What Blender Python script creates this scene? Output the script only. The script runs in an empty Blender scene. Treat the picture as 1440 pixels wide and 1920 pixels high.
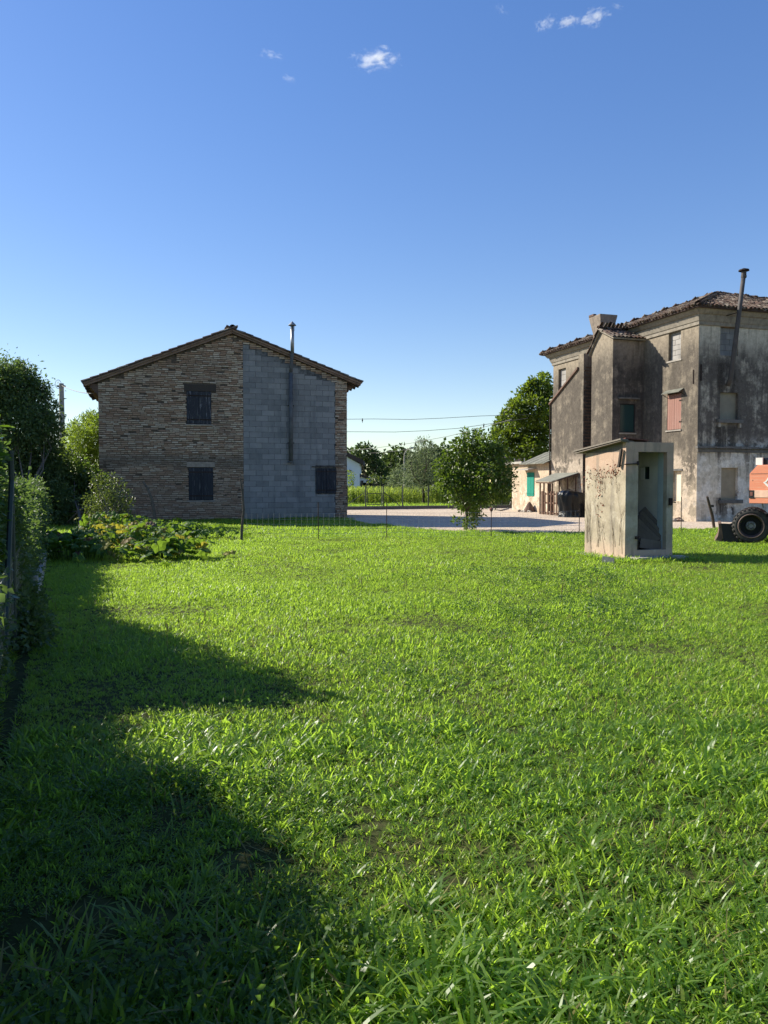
import bpy, bmesh, math, random
import numpy as np
from mathutils import Vector, Matrix, Euler

random.seed(7)
NP = np.random.default_rng(11)
scene = bpy.context.scene
COL = scene.collection
R = math.radians

# ------------------------------------------------------------------ camera
EYE, PITCH, FPX = 1.6, R(2.18), 1442.0
cam_d = bpy.data.cameras.new('camera')
cam = bpy.data.objects.new('camera', cam_d)
COL.objects.link(cam)
cam.location = (0, 0, EYE)
cam.rotation_euler = (R(90) - PITCH, 0, 0)
cam_d.sensor_fit = 'HORIZONTAL'
cam_d.sensor_width = 36.0
cam_d.lens = 36.0 * FPX / 1440.0
cam_d.clip_start = 0.05
cam_d.clip_end = 6000
scene.camera = cam

# ------------------------------------------------------------------ sky, sun, exposure
SUN_EL, SUN_AHEAD = R(32.5), R(22)          # the sun stands to the left, 22 degrees ahead of square left
TO_SUN = Vector((-math.cos(SUN_AHEAD) * math.cos(SUN_EL), math.sin(SUN_AHEAD) * math.cos(SUN_EL), math.sin(SUN_EL)))
world = bpy.data.worlds.new('World')
scene.world = world
world.use_nodes = True
wn, wl = world.node_tree.nodes, world.node_tree.links
wn.clear()
sky = wn.new('ShaderNodeTexSky')
sky.sky_type = 'NISHITA'
sky.sun_disc = False
sky.sun_elevation = SUN_EL
sky.sun_rotation = math.atan2(TO_SUN.x, TO_SUN.y)
sky.altitude = 20
sky.air_density = 1.0
sky.dust_density = 0.15
sky.ozone_density = 1.6
bg = wn.new('ShaderNodeBackground')
bg.inputs['Strength'].default_value = 0.15
wo = wn.new('ShaderNodeOutputWorld')
hs = wn.new('ShaderNodeHueSaturation')             # the clear saturated blue of the photograph, over the whole sky
hs.inputs['Saturation'].default_value = 1.5
hs.inputs['Hue'].default_value = 0.517
gm_ = wn.new('ShaderNodeGamma'); gm_.inputs['Gamma'].default_value = 0.73
wl.new(sky.outputs[0], gm_.inputs['Color'])
wl.new(gm_.outputs[0], hs.inputs['Color'])
wl.new(hs.outputs[0], bg.inputs[0])
wl.new(bg.outputs[0], wo.inputs[0])
sun_d = bpy.data.lights.new('sun', 'SUN')
sun_d.energy = 4.9
sun_d.angle = R(0.53)
sun_d.color = (1.0, 0.93, 0.80)
sun = bpy.data.objects.new('sun', sun_d)
COL.objects.link(sun)
sun.rotation_euler = (-TO_SUN).to_track_quat('-Z', 'Y').to_euler()
sun.location = (-30, 10, 30)
vs = scene.view_settings
vs.view_transform = 'Standard'
vs.look = 'None'
vs.gamma = 1
vs.use_curve_mapping = False
vs.exposure = 0.82
scene.cycles.max_bounces = 8
scene.cycles.transparent_max_bounces = 6
scene.cycles.volume_bounces = 1

# ------------------------------------------------------------------ pixel of the photo -> place in the world
_F = Vector((0, math.cos(PITCH), -math.sin(PITCH)))
_U = Vector((0, math.sin(PITCH), math.cos(PITCH)))
def ray(px, py):
    return Vector((1, 0, 0)) * ((px - 720) / FPX) + _U * ((960 - py) / FPX) + _F
def at(px, py, Y):
    r = ray(px, py)
    return Vector((0, 0, EYE)) + r * (Y / r.y)
def gnd(px, py, z=0.0):
    r = ray(px, py)
    return Vector((0, 0, EYE)) + r * ((z - EYE) / r.z)
def hit(px, py, p0, n):
    r = ray(px, py); o = Vector((0, 0, EYE))
    return o + r * ((p0 - o).dot(n) / r.dot(n))

# ------------------------------------------------------------------ mesh builder
class MB:
    def __init__(s):
        s.v, s.f = [], []
    def add(s, vs, fs):
        b = len(s.v)
        s.v.extend([tuple(p) for p in vs])
        s.f.extend([tuple(b + i for i in f) for f in fs])
        return s
    def box(s, x0, x1, y0, y1, z0, z1, M=None):
        vs = [Vector(p) for p in ((x0,y0,z0),(x1,y0,z0),(x1,y1,z0),(x0,y1,z0),(x0,y0,z1),(x1,y0,z1),(x1,y1,z1),(x0,y1,z1))]
        if M is not None: vs = [M @ p for p in vs]
        return s.add(vs, [(0,3,2,1),(4,5,6,7),(0,1,5,4),(1,2,6,5),(2,3,7,6),(3,0,4,7)])
    def hexa(s, b, t):
        return s.add(list(b) + list(t), [(3,2,1,0),(4,5,6,7),(0,1,5,4),(1,2,6,5),(2,3,7,6),(3,0,4,7)])
    def bar(s, p, q, w, h=None):
        p, q = Vector(p), Vector(q); h = h or w
        d = (q - p); L = d.length
        M = Matrix.Translation(p) @ d.to_track_quat('Z', 'Y').to_matrix().to_4x4()
        return s.box(-w/2, w/2, -h/2, h/2, 0, L, M)
    def tube(s, pts, rad, seg=6, cap=True):
        pts = [Vector(p) for p in pts]; n = len(pts)
        if not hasattr(rad, '__len__'): rad = [rad] * n
        b = len(s.v)
        for i, p in enumerate(pts):
            t = (pts[min(i+1, n-1)] - pts[max(i-1, 0)])
            if t.length < 1e-9: t = Vector((0, 0, 1))
            t.normalize()
            a = t.cross(Vector((0.13, 0.97, 0.21))); a.normalize()
            c = t.cross(a)
            for k in range(seg):
                th = 2 * math.pi * k / seg
                s.v.append(tuple(p + a * (rad[i] * math.cos(th)) + c * (rad[i] * math.sin(th))))
        for i in range(n - 1):
            for k in range(seg):
                k2 = (k + 1) % seg
                s.f.append((b+i*seg+k, b+i*seg+k2, b+(i+1)*seg+k2, b+(i+1)*seg+k))
        if cap:
            s.f.append(tuple(b + k for k in reversed(range(seg))))
            s.f.append(tuple(b + (n-1)*seg + k for k in range(seg)))
        return s
    def prism(s, poly, off):
        """polygon of 3D points pushed along off"""
        n = len(poly); off = Vector(off)
        vs = [Vector(p) for p in poly] + [Vector(p) + off for p in poly]
        fs = [tuple(range(n)), tuple(reversed(range(n, 2*n)))]
        for i in range(n):
            j = (i + 1) % n
            fs.append((i, i + n, j + n, j))
        return s.add(vs, fs)
    def lathe(s, prof, seg=24, M=None, close=False):
        b = len(s.v); n = len(prof)
        for (r, z) in prof:
            for k in range(seg):
                th = 2 * math.pi * k / seg
                p = Vector((r * math.cos(th), r * math.sin(th), z))
                s.v.append(tuple(M @ p if M is not None else p))
        rng = range(n) if close else range(n - 1)
        for i in rng:
            i2 = (i + 1) % n
            for k in range(seg):
                k2 = (k + 1) % seg
                s.f.append((b+i*seg+k, b+i*seg+k2, b+i2*seg+k2, b+i2*seg+k))
        return s
    def mesh(s, name):
        me = bpy.data.meshes.new(name)
        me.from_pydata(s.v, [], s.f)
        me.update()
        return me
    def build(s, name, mat, parent=None, smooth=False, fixn=True):
        me = s.mesh(name)
        if fixn:
            bm = bmesh.new(); bm.from_mesh(me)
            bmesh.ops.recalc_face_normals(bm, faces=bm.faces)
            bm.to_mesh(me); bm.free()
        return link(name, me, mat, parent, smooth)

def link(name, me, mat, parent=None, smooth=False):
    if mat is not None and len(me.materials) == 0:
        for m in (mat if isinstance(mat, (list, tuple)) else [mat]): me.materials.append(m)
    if smooth:
        me.polygons.foreach_set('use_smooth', [True] * len(me.polygons))
    o = bpy.data.objects.new(name, me)
    COL.objects.link(o)
    if parent is not None: o.parent = parent
    return o

def np_mesh(name, V, F):
    """V (n,3) floats, F (m,k) ints -> mesh"""
    me = bpy.data.meshes.new(name)
    V = np.asarray(V, dtype=np.float32); F = np.asarray(F, dtype=np.int32)
    me.vertices.add(len(V)); me.vertices.foreach_set('co', V.ravel())
    k = F.shape[1]
    me.loops.add(F.size); me.loops.foreach_set('vertex_index', F.ravel())
    me.polygons.add(len(F))
    me.polygons.foreach_set('loop_start', np.arange(0, F.size, k, dtype=np.int32))
    me.update(calc_edges=True)
    return me

def tag(o, label=None, cat=None, group=None, kind=None):
    if label: o['label'] = label
    if cat: o['category'] = cat
    if group: o['group'] = group
    if kind: o['kind'] = kind
    return o

def thing(name, label, cat, loc=(0, 0, 0), rz=0.0, group=None):
    o = bpy.data.objects.new(name, None)
    COL.objects.link(o)
    o.location = loc; o.rotation_euler = (0, 0, rz)
    o.empty_display_size = 0.2
    return tag(o, label, cat, group)

# ------------------------------------------------------------------ materials
class NT:
    def __init__(s, name):
        s.m = bpy.data.materials.new(name); s.m.use_nodes = True
        s.t = s.m.node_tree; s.n = s.t.nodes; s.l = s.t.links
        s.n.clear()
        s.out = s.n.new('ShaderNodeOutputMaterial')
        s.tc = None
    def node(s, typ, **kw):
        nd = s.n.new(typ)
        for k, v in kw.items(): setattr(nd, k, v)
        return nd
    def pos(s):
        if s.tc is None: s.tc = s.node('ShaderNodeTexCoord')
        return s.tc.outputs['Object']
    def wpos(s):
        return s.node('ShaderNodeNewGeometry').outputs['Position']
    def put(s, sock, val):
        if hasattr(val, 'is_output') or hasattr(val, 'links'): s.l.new(val, sock)
        elif isinstance(val, (tuple, list)) and len(val) == 3 and sock.type == 'RGBA': sock.default_value = (*val, 1)
        else: sock.default_value = val
    def noise(s, scale, detail=4, vec=None, rough=0.6, dist=0.0):
        nd = s.node('ShaderNodeTexNoise')
        nd.inputs['Scale'].default_value = scale; nd.inputs['Detail'].default_value = detail
        nd.inputs['Roughness'].default_value = rough; nd.inputs['Distortion'].default_value = dist
        s.l.new(vec if vec is not None else s.wpos(), nd.inputs['Vector'])
        return nd.outputs['Fac']
    def vor(s, scale, vec=None, feature='F1', out='Distance'):
        nd = s.node('ShaderNodeTexVoronoi', feature=feature)
        nd.inputs['Scale'].default_value = scale
        s.l.new(vec if vec is not None else s.wpos(), nd.inputs['Vector'])
        return nd.outputs[out]
    def map(s, sc, vec=None):
        nd = s.node('ShaderNodeMapping'); nd.inputs['Scale'].default_value = sc
        s.l.new(vec if vec is not None else s.wpos(), nd.inputs['Vector'])
        return nd.outputs[0]
    def ramp(s, fac, stops, interp='LINEAR'):
        nd = s.node('ShaderNodeValToRGB'); cr = nd.color_ramp; cr.interpolation = interp
        while len(cr.elements) < len(stops): cr.elements.new(0.5)
        for e, (p, c) in zip(cr.elements, stops):
            e.position = p
            e.color = (*c, 1) if hasattr(c, '__len__') else (c, c, c, 1)
        s.l.new(fac, nd.inputs[0])
        return nd.outputs[0]
    def mix(s, fac, a, b, mode='MIX'):
        nd = s.node('ShaderNodeMix', data_type='RGBA', blend_type=mode)
        s.put(nd.inputs[0], fac); s.put(nd.inputs[6], a); s.put(nd.inputs[7], b)
        return nd.outputs[2]
    def math(s, op, a, b=0.0, c=None, clamp=False):
        nd = s.node('ShaderNodeMath', operation=op, use_clamp=clamp)
        s.put(nd.inputs[0], a); s.put(nd.inputs[1], b)
        if c is not None: s.put(nd.inputs[2], c)
        return nd.outputs[0]
    def sep(s, vec=None):
        nd = s.node('ShaderNodeSeparateXYZ'); s.l.new(vec if vec is not None else s.wpos(), nd.inputs[0])
        return nd.outputs
    def step(s, x, lo, hi):
        nd = s.node('ShaderNodeMapRange', interpolation_type='SMOOTHSTEP')
        s.put(nd.inputs[0], x); nd.inputs[1].default_value = lo; nd.inputs[2].default_value = hi
        return nd.outputs[0]
    def rnd(s):
        """one random number per piece: differs between objects, instances and loose pieces of a mesh"""
        a = s.node('ShaderNodeObjectInfo').outputs['Random']
        b = s.node('ShaderNodeNewGeometry').outputs['Random Per Island']
        w = s.node('ShaderNodeTexWhiteNoise', noise_dimensions='2D')
        cv = s.node('ShaderNodeCombineXYZ')
        s.l.new(a, cv.inputs[0]); s.l.new(b, cv.inputs[1]); s.l.new(cv.outputs[0], w.inputs['Vector'])
        return w.outputs['Value'], w.outputs['Color']
    def bsdf(s, col, rough=0.9, spec=0.3, metal=0.0, bump=None, bstr=0.3, bdist=0.01, **kw):
        b = s.node('ShaderNodeBsdfPrincipled')
        s.put(b.inputs['Base Color'], col); s.put(b.inputs['Roughness'], rough)
        b.inputs['Specular IOR Level'].default_value = spec; s.put(b.inputs['Metallic'], metal)
        if bump is not None:
            bn = s.node('ShaderNodeBump'); bn.inputs['Strength'].default_value = bstr; bn.inputs['Distance'].default_value = bdist
            s.l.new(bump, bn.inputs['Height']); s.l.new(bn.outputs[0], b.inputs['Normal'])
        for k, v in kw.items(): s.put(b.inputs[k], v)
        s.l.new(b.outputs[0], s.out.inputs[0])
        return s.m

def simple(name, col, rough=0.85, var=0.25, scale=6.0, spec=0.3, metal=0.0, bump=0.2):
    t = NT(name)
    n = t.noise(scale, 6)
    v, _ = t.rnd()
    f = t.math('ADD', t.math('MULTIPLY', n, 0.8), t.math('MULTIPLY', v, 0.2))
    lo = tuple(c * (1 - var) for c in col); hi = tuple(min(1, c * (1 + var)) for c in col)
    return t.bsdf(t.ramp(f, [(0.25, lo), (0.75, hi)]), rough, spec, metal, bump=t.noise(scale * 6, 5), bstr=bump)

def leaf_mat(name, cols, trans=(0.25, 0.45, 0.03), tf=0.45, rough=0.45, spec=0.35, patch=0.0):
    t = NT(name)
    v, _ = t.rnd()
    n = t.noise(0.45 if patch else 1.3, 4)
    f = t.math('ADD', t.math('MULTIPLY', v, 0.65 - patch), t.math('MULTIPLY', t.step(n, .25, .75) if patch else n, 0.35 + patch))
    st = [(i / max(1, len(cols) - 1) * 0.8 + 0.1, c) for i, c in enumerate(cols)]
    col = t.ramp(f, st)
    b = t.node('ShaderNodeBsdfPrincipled')
    t.put(b.inputs['Base Color'], col); b.inputs['Roughness'].default_value = rough
    b.inputs['Specular IOR Level'].default_value = spec
    tr = t.node('ShaderNodeBsdfTranslucent')
    t.put(tr.inputs[0], t.mix(0.7, col, trans))
    ms = t.node('ShaderNodeMixShader'); ms.inputs[0].default_value = tf
    t.l.new(b.outputs[0], ms.inputs[1]); t.l.new(tr.outputs[0], ms.inputs[2])
    t.l.new(ms.outputs[0], t.out.inputs[0])
    return t.m

MAT = {}
def make_mats():
    # bricks
    t = NT('old_brick'); v, c = t.rnd()
    sc = t.node('ShaderNodeSeparateColor'); t.l.new(c, sc.inputs[0])
    col = t.ramp(v, [(0.0, (0.32, 0.205, 0.14)), (0.2, (0.40, 0.26, 0.175)), (0.42, (0.44, 0.31, 0.215)),
                     (0.55, (0.47, 0.35, 0.25)), (0.75, (0.53, 0.415, 0.305)), (1.0, (0.62, 0.505, 0.385))])
    z = t.sep()[2]
    big = t.noise(0.55, 5)
    damp = t.math('MULTIPLY', t.step(t.math('ABSOLUTE', t.math('SUBTRACT', t.math('ADD', z, t.math('MULTIPLY', big, 0.9)), 2.95)), 0.45, 0.1), 0.55)
    col = t.mix(damp, col, (0.11, 0.115, 0.105))
    col = t.mix(t.math('MULTIPLY', t.step(big, 0.5, 0.72), 0.45), col, (0.16, 0.13, 0.11))
    col = t.mix(t.math('MULTIPLY', t.step(z, 2.4, 1.6), 0.4), col, (0.25, 0.175, 0.13))
    g = t.noise(28, 6)
    col = t.mix(0.55, col, t.ramp(g, [(0.3, 0.5), (0.7, 1.1)]), 'MULTIPLY')
    MAT['brick'] = t.bsdf(col, 0.95, 0.15, bump=g, bstr=0.5)
    # mortar core
    t = NT('mortar'); g = t.noise(9, 6)
    MAT['mortar'] = t.bsdf(t.ramp(g, [(0.3, (0.06, 0.048, 0.038)), (0.7, (0.16, 0.125, 0.095))]), 0.98, 0.1, bump=t.noise(40, 5), bstr=0.6)
    # brick side walls (never seen square on): texture only
    t = NT('brick_side'); bt = t.node('ShaderNodeTexBrick')
    bt.inputs['Scale'].default_value = 1.0; bt.inputs['Brick Width'].default_value = 0.27; bt.inputs['Row Height'].default_value = 0.08
    bt.inputs['Mortar Size'].default_value = 0.012
    bt.inputs['Color1'].default_value = (0.25, 0.18, 0.14, 1); bt.inputs['Color2'].default_value = (0.12, 0.08, 0.06, 1); bt.inputs['Mortar'].default_value = (0.07, 0.06, 0.055, 1)
    mp = t.node('ShaderNodeMapping'); mp.inputs['Rotation'].default_value = (R(90), 0, R(90)); t.l.new(t.pos(), mp.inputs[0]); t.l.new(mp.outputs[0], bt.inputs['Vector'])
    MAT['brick_side'] = t.bsdf(t.mix(0.5, bt.outputs[0], t.ramp(t.noise(5, 6), [(0.3, 0.4), (0.7, 1.0)]), 'MULTIPLY'), 0.95, 0.15)
    # concrete blocks
    t = NT('concrete_block'); v, c = t.rnd()
    g = t.noise(3.0, 8, rough=0.7); st = t.noise(1.0, 4, t.map((2.2, 2.2, 0.35)))
    col = t.ramp(t.math('ADD', t.math('MULTIPLY', v, 0.35), t.math('MULTIPLY', g, 0.65)), [(0.2, (0.16, 0.162, 0.163)), (0.55, (0.245, 0.243, 0.24)), (0.85, (0.315, 0.31, 0.30))])
    col = t.mix(t.math('MULTIPLY', t.step(st, 0.5, 0.68), 0.6), col, (0.14, 0.145, 0.15))
    col = t.mix(t.math('MULTIPLY', t.step(t.sep()[2], 0.9, 0.1), 0.35), col, (0.16, 0.17, 0.14))
    MAT['block'] = t.bsdf(col, 0.95, 0.15, bump=t.noise(60, 6), bstr=0.35)
    t = NT('block_joint'); MAT['joint'] = t.bsdf(t.ramp(t.noise(5, 6), [(0.35, (0.06, 0.062, 0.064)), (0.65, (0.19, 0.19, 0.188))]), 0.95, 0.1)
    # roof tiles
    t = NT('clay_tile'); v, c = t.rnd(); g = t.noise(5, 7, rough=0.7)
    col = t.ramp(v, [(0.0, (0.06, 0.04, 0.032)), (0.3, (0.105, 0.064, 0.048)), (0.55, (0.14, 0.095, 0.072)), (0.8, (0.18, 0.145, 0.115)), (1.0, (0.27, 0.235, 0.19))])
    col = t.mix(t.math('MULTIPLY', t.step(g, 0.45, 0.62), 0.75), col, (0.055, 0.048, 0.04))
    col = t.mix(t.math('MULTIPLY', t.step(t.noise(11, 4), 0.6, 0.68), 0.5), col, (0.22, 0.21, 0.14))
    MAT['tile'] = t.bsdf(col, 0.92, 0.2, bump=t.noise(35, 5), bstr=0.4)
    # plasters
    def plaster(name, base, grime, pale, expose, z_grime, z_pale, speck=0.5, front=False, drips=()):
        t = NT(name); z = t.sep()[2]
        big = t.noise(0.45, 6, rough=0.65); med = t.noise(1.9, 8, rough=0.7); fine = t.noise(14, 7, rough=0.75)
        streak = t.noise(1.0, 6, t.map((3.0, 3.0, 0.22)), rough=0.7)
        col = t.mix(med, tuple(x * 0.75 for x in base), tuple(x * 1.2 for x in base))
        zz = t.math('ADD', z, t.math('MULTIPLY', t.math('SUBTRACT', streak, 0.5), 3.2))
        gm = t.math('MULTIPLY', t.step(zz, z_grime[1] + 0.5, z_grime[1] - 0.9), t.step(zz, z_grime[0] - 0.6, z_grime[0] + 0.5))
        gm = t.math('MULTIPLY', gm, t.step(t.math('ADD', med, t.math('MULTIPLY', streak, 0.6)), 0.50, 0.84))
        col = t.mix(t.math('MULTIPLY', gm, 1.0), col, grime)
        col = t.mix(t.math('MULTIPLY', t.step(streak, 0.50, 0.70), 0.6), col, tuple(x * 0.75 for x in grime))
        for (x0, x1, zt_, zb_) in drips:                      # soot and drip stains below sills and the flue
            q = t.sep(t.pos())
            wob = t.math('MULTIPLY', t.math('SUBTRACT', t.noise(2.2, 5), 0.5), 0.5)
            xx = t.math('ADD', q[0], wob)
            m_ = t.math('MULTIPLY', t.step(xx, x0 - .1, x0 + .12), t.step(xx, x1 + .1, x1 - .12))
            m_ = t.math('MULTIPLY', m_, t.math('MULTIPLY', t.step(t.math('ADD', z, wob), zb_ - .3, zb_ + .5), t.step(z, zt_ + .02, zt_ - .05)))
            col = t.mix(t.math('MULTIPLY', m_, t.step(streak, .30, .62)), col, tuple(x * .5 for x in grime))
        pk = t.math('SUBTRACT', t.math('ADD', med, t.math('MULTIPLY', big, 0.7)), 0.0)
        pm = t.math('MULTIPLY', t.step(pk, 0.80, 0.90), t.step(z, z_pale + 0.5, z_pale - 0.2))
        col = t.mix(t.math('MULTIPLY', pm, 0.68), col, pale)
        em = t.math('MULTIPLY', t.step(t.noise(0.9, 7, rough=0.7), 0.57, 0.63), t.step(z, z_pale - 0.2, z_pale - 1.4))
        bt = t.node('ShaderNodeTexBrick'); bt.inputs['Scale'].default_value = 1.0
        bt.inputs['Brick Width'].default_value = 0.26; bt.inputs['Row Height'].default_value = 0.08; bt.inputs['Mortar Size'].default_value = 0.012
        bt.inputs['Color1'].default_value = (*expose, 1); bt.inputs['Color2'].default_value = (*[x * 0.7 for x in expose], 1); bt.inputs['Mortar'].default_value = (0.33, 0.29, 0.24, 1)
        mp = t.node('ShaderNodeMapping'); mp.inputs['Rotation'].default_value = (R(90), 0, 0) if front else (R(90), 0, R(90))
        t.l.new(t.pos(), mp.inputs[0]); t.l.new(mp.outputs[0], bt.inputs['Vector'])
        col = t.mix(em, col, bt.outputs[0])
        col = t.mix(t.math('MULTIPLY', t.step(fine, 0.6, 0.68), speck), col, tuple(min(0.7, x * 1.7) for x in base))
        col = t.mix(t.math('MULTIPLY', t.step(fine, 0.42, 0.33), speck * 0.9), col, (0.07, 0.062, 0.055))
        col = t.mix(0.55, col, t.ramp(t.noise(6.5, 6, rough=0.75), [(0.30, 0.35), (0.50, 0.95), (0.68, 1.35)]), 'MULTIPLY')
        hgt = t.math('ADD', t.math('MULTIPLY', fine, 0.4), t.math('ADD', t.math('MULTIPLY', pm, 0.5), t.math('MULTIPLY', em, -0.8)))
        return t.bsdf(col, 0.95, 0.15, bump=hgt, bstr=0.55, bdist=0.02)
    MAT['plaster_side'] = plaster('weathered_plaster_side', (0.29, 0.245, 0.185), (0.105, 0.09, 0.073), (0.52, 0.43, 0.335), (0.42, 0.26, 0.17), (1.9, 7.6), 2.7, 0.55)
    MAT['plaster_front'] = plaster('weathered_plaster_front', (0.56, 0.50, 0.40), (0.115, 0.10, 0.086), (0.68, 0.64, 0.57), (0.24, 0.17, 0.13), (2.9, 7.4), 3.2, 0.3, True, ((.95, 1.85, 6.55, 4.9), (.85, 1.95, 3.95, 3.1), (.9, 2.0, 1.0, 0.0)))
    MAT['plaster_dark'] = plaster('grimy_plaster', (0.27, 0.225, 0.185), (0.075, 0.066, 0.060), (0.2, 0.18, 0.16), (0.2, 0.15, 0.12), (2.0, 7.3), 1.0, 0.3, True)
    MAT['cornice'] = plaster('cornice_stone', (0.28, 0.25, 0.205), (0.2, 0.18, 0.15), (0.4, 0.36, 0.3), (0.3, 0.2, 0.15), (0, 1), 1.0, 0.15)
    MAT['cream'] = plaster('cream_plaster', (0.50, 0.40, 0.29), (0.42, 0.33, 0.23), (0.66, 0.58, 0.46), (0.45, 0.3, 0.2), (0.2, 1.6), 1.2, 0.12)
    # outhouse render
    t = NT('outhouse_render'); med = t.noise(2.6, 8, rough=0.7); fine = t.noise(16, 7, rough=0.75); z = t.sep()[2]
    col = t.ramp(med, [(0.3, (0.25, 0.21, 0.15)), (0.5, (0.36, 0.305, 0.22)), (0.7, (0.45, 0.39, 0.29))])
    pink = t.math('MULTIPLY', t.step(t.math('ADD', z, t.math('MULTIPLY', t.noise(3.5, 5), 0.9)), 2.15, 2.45), 0.55)
    col = t.mix(pink, col, (0.53, 0.33, 0.24))
    col = t.mix(t.math('MULTIPLY', t.step(t.math('SUBTRACT', z, t.math('MULTIPLY', med, 0.6)), 0.15, -0.15), 0.6), col, (0.50, 0.36, 0.26))
    cr = t.vor(3.2, feature='DISTANCE_TO_EDGE')
    col = t.mix(t.math('MULTIPLY', t.step(cr, 0.006, 0.001), 0.2), col, (0.2, 0.16, 0.12))
    col = t.mix(t.math('MULTIPLY', t.step(fine, 0.40, 0.32), 0.35), col, (0.24, 0.20, 0.15))
    col = t.mix(t.math('MULTIPLY', t.step(t.noise(1.0, 6, t.map((5, 5, 0.6))), 0.52, 0.66), 0.55), col, (0.20, 0.175, 0.14))
    col = t.mix(t.math('MULTIPLY', t.step(t.noise(1.5, 7, rough=0.7), 0.56, 0.62), 0.5), col, (0.50, 0.44, 0.34))
    MAT['outhouse'] = t.bsdf(col, 0.95, 0.15, bump=t.math('ADD', fine, t.math('MULTIPLY', med, 0.8)), bstr=0.5, bdist=0.015)
    # planks
    def wood(name, a, b, flake=None, sc=(22, 22, 1.1), rough=0.85):
        t = NT(name); g = t.noise(1.0, 6, t.map(sc)); v, c = t.rnd()
        col = t.mix(t.math('ADD', t.math('MULTIPLY', g, 0.7), t.math('MULTIPLY', v, 0.3)), a, b)
        if flake:
            fm = t.step(t.noise(1.0, 6, t.map((34, 34, 1.6)), rough=0.7), 0.55, 0.66)
            fm = t.math('MULTIPLY', fm, t.step(t.noise(1.6, 3), 0.36, 0.52))
            col = t.mix(fm, col, flake)
        return t.bsdf(col, rough, 0.25, bump=g, bstr=0.4)
    MAT['shutter_flaked'] = wood('flaked_shutter_wood', (0.022, 0.024, 0.032), (0.055, 0.057, 0.066), (0.34, 0.33, 0.335))
    MAT['shutter_dark'] = wood('dark_shutter_wood', (0.018, 0.020, 0.027), (0.042, 0.045, 0.053), (0.13, 0.128, 0.13))
    MAT['wood_grey'] = wood('weathered_grey_wood', (0.09, 0.075, 0.06), (0.26, 0.225, 0.185))
    MAT['wood_brown'] = wood('brown_wood', (0.06, 0.035, 0.024), (0.15, 0.085, 0.055))
    MAT['wood_heap'] = wood('lightened_old_boards', (0.085, 0.07, 0.058), (0.20, 0.17, 0.14))  # old wood made lighter in colour to lift it in the dim interior
    MAT['wood_dark'] = wood('dark_old_wood', (0.035, 0.028, 0.024), (0.085, 0.068, 0.055))
    MAT['bark'] = simple('bark', (0.11, 0.09, 0.07), 0.95, 0.5, 9)
    MAT['shutter_pink'] = wood('faded_pink_shutter', (0.25, 0.125, 0.098), (0.30, 0.17, 0.137), (0.36, 0.25, 0.21))
    MAT['shutter_green'] = wood('green_shutter', (0.012, 0.17, 0.125), (0.02, 0.25, 0.18), None)
    MAT['steel'] = simple('galvanised_flue', (0.30, 0.31, 0.32), 0.5, 0.3, 3, 0.5, 0.7)
    MAT['flue_dark'] = simple('painted_flue', (0.12, 0.125, 0.13), 0.7, 0.4, 4, 0.3, 0.2)
    MAT['flue_black'] = simple('sooty_flue', (0.075, 0.068, 0.065), 0.7, 0.4, 4, 0.3, 0.2)
    MAT['iron'] = simple('rusty_iron', (0.045, 0.032, 0.027), 0.8, 0.5, 12, 0.3, 0.4)
    MAT['wire'] = simple('wire', (0.06, 0.06, 0.06), 0.6, 0.2, 2, 0.3, 0.5)
    MAT['mesh_wire'] = simple('galvanised_wire', (0.30, 0.31, 0.30), 0.55, 0.2, 2, 0.4, 0.6)
    MAT['green_post'] = simple('dark_green_post', (0.035, 0.05, 0.035), 0.6, 0.3, 5, 0.4)
    MAT['fibre'] = simple('fibre_cement_sheet', (0.17, 0.17, 0.14), 0.95, 0.4, 3)
    MAT['rust_sheet'] = simple('rust_red_sheet', (0.16, 0.065, 0.05), 0.8, 0.4, 5)
    MAT['concrete'] = simple('concrete', (0.33, 0.30, 0.26), 0.95, 0.3, 4)
    MAT['plinth'] = simple('pale_concrete_plinth', (0.34, 0.32, 0.28), 0.95, 0.25, 5)
    MAT['infill_cream'] = simple('cream_infill', (0.60, 0.53, 0.40), 0.95, 0.15, 2.5)
    MAT['infill_tan'] = simple('tan_infill', (0.27, 0.225, 0.155), 0.95, 0.25, 2.5)
    MAT['infill_grey'] = simple('olive_infill', (0.235, 0.215, 0.165), 0.95, 0.2, 2.5)
    MAT['sill'] = simple('stone_sill', (0.12, 0.115, 0.105), 0.95, 0.4, 6)
    MAT['block_pale'] = simple('pale_block', (0.30, 0.285, 0.265), 0.95, 0.25, 3)
    MAT['limewash'] = simple('lime_washed_inner_wall', (0.66, 0.63, 0.54), 0.95, 0.25, 2)
    MAT['blue_grey'] = simple('pale_blue_grey_paint', (0.42, 0.48, 0.47), 0.8, 0.15, 4)
    MAT['white_wall'] = simple('white_house_wall', (0.72, 0.72, 0.74), 0.95, 0.06, 0.5)
    MAT['yellow_wall'] = simple('pale_yellow_wall', (0.62, 0.52, 0.25), 0.95, 0.1, 0.5)
    MAT['far_roof'] = simple('dark_far_roof', (0.07, 0.05, 0.045), 0.9, 0.3, 1)
    MAT['verge'] = simple('reddish_brown_verge', (0.24, 0.165, 0.13), 0.95, 0.4, 5)
    MAT['stone'] = simple('rubble_stone', (0.30, 0.25, 0.20), 0.95, 0.4, 6)
    MAT['rubble_dark'] = simple('broken_brick', (0.13, 0.085, 0.065), 0.95, 0.4, 6)
    MAT['fur'] = simple('bird_feathers', (0.02, 0.02, 0.022), 0.7, 0.2, 5)
    MAT['hose'] = simple('grey_hose', (0.28, 0.27, 0.25), 0.6, 0.2, 5)
    t = NT('dark_glass'); MAT['glass'] = t.bsdf((0.02, 0.05, 0.05), 0.12, 0.6)
    t = NT('black_plastic'); g = t.noise(6, 5)
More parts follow.
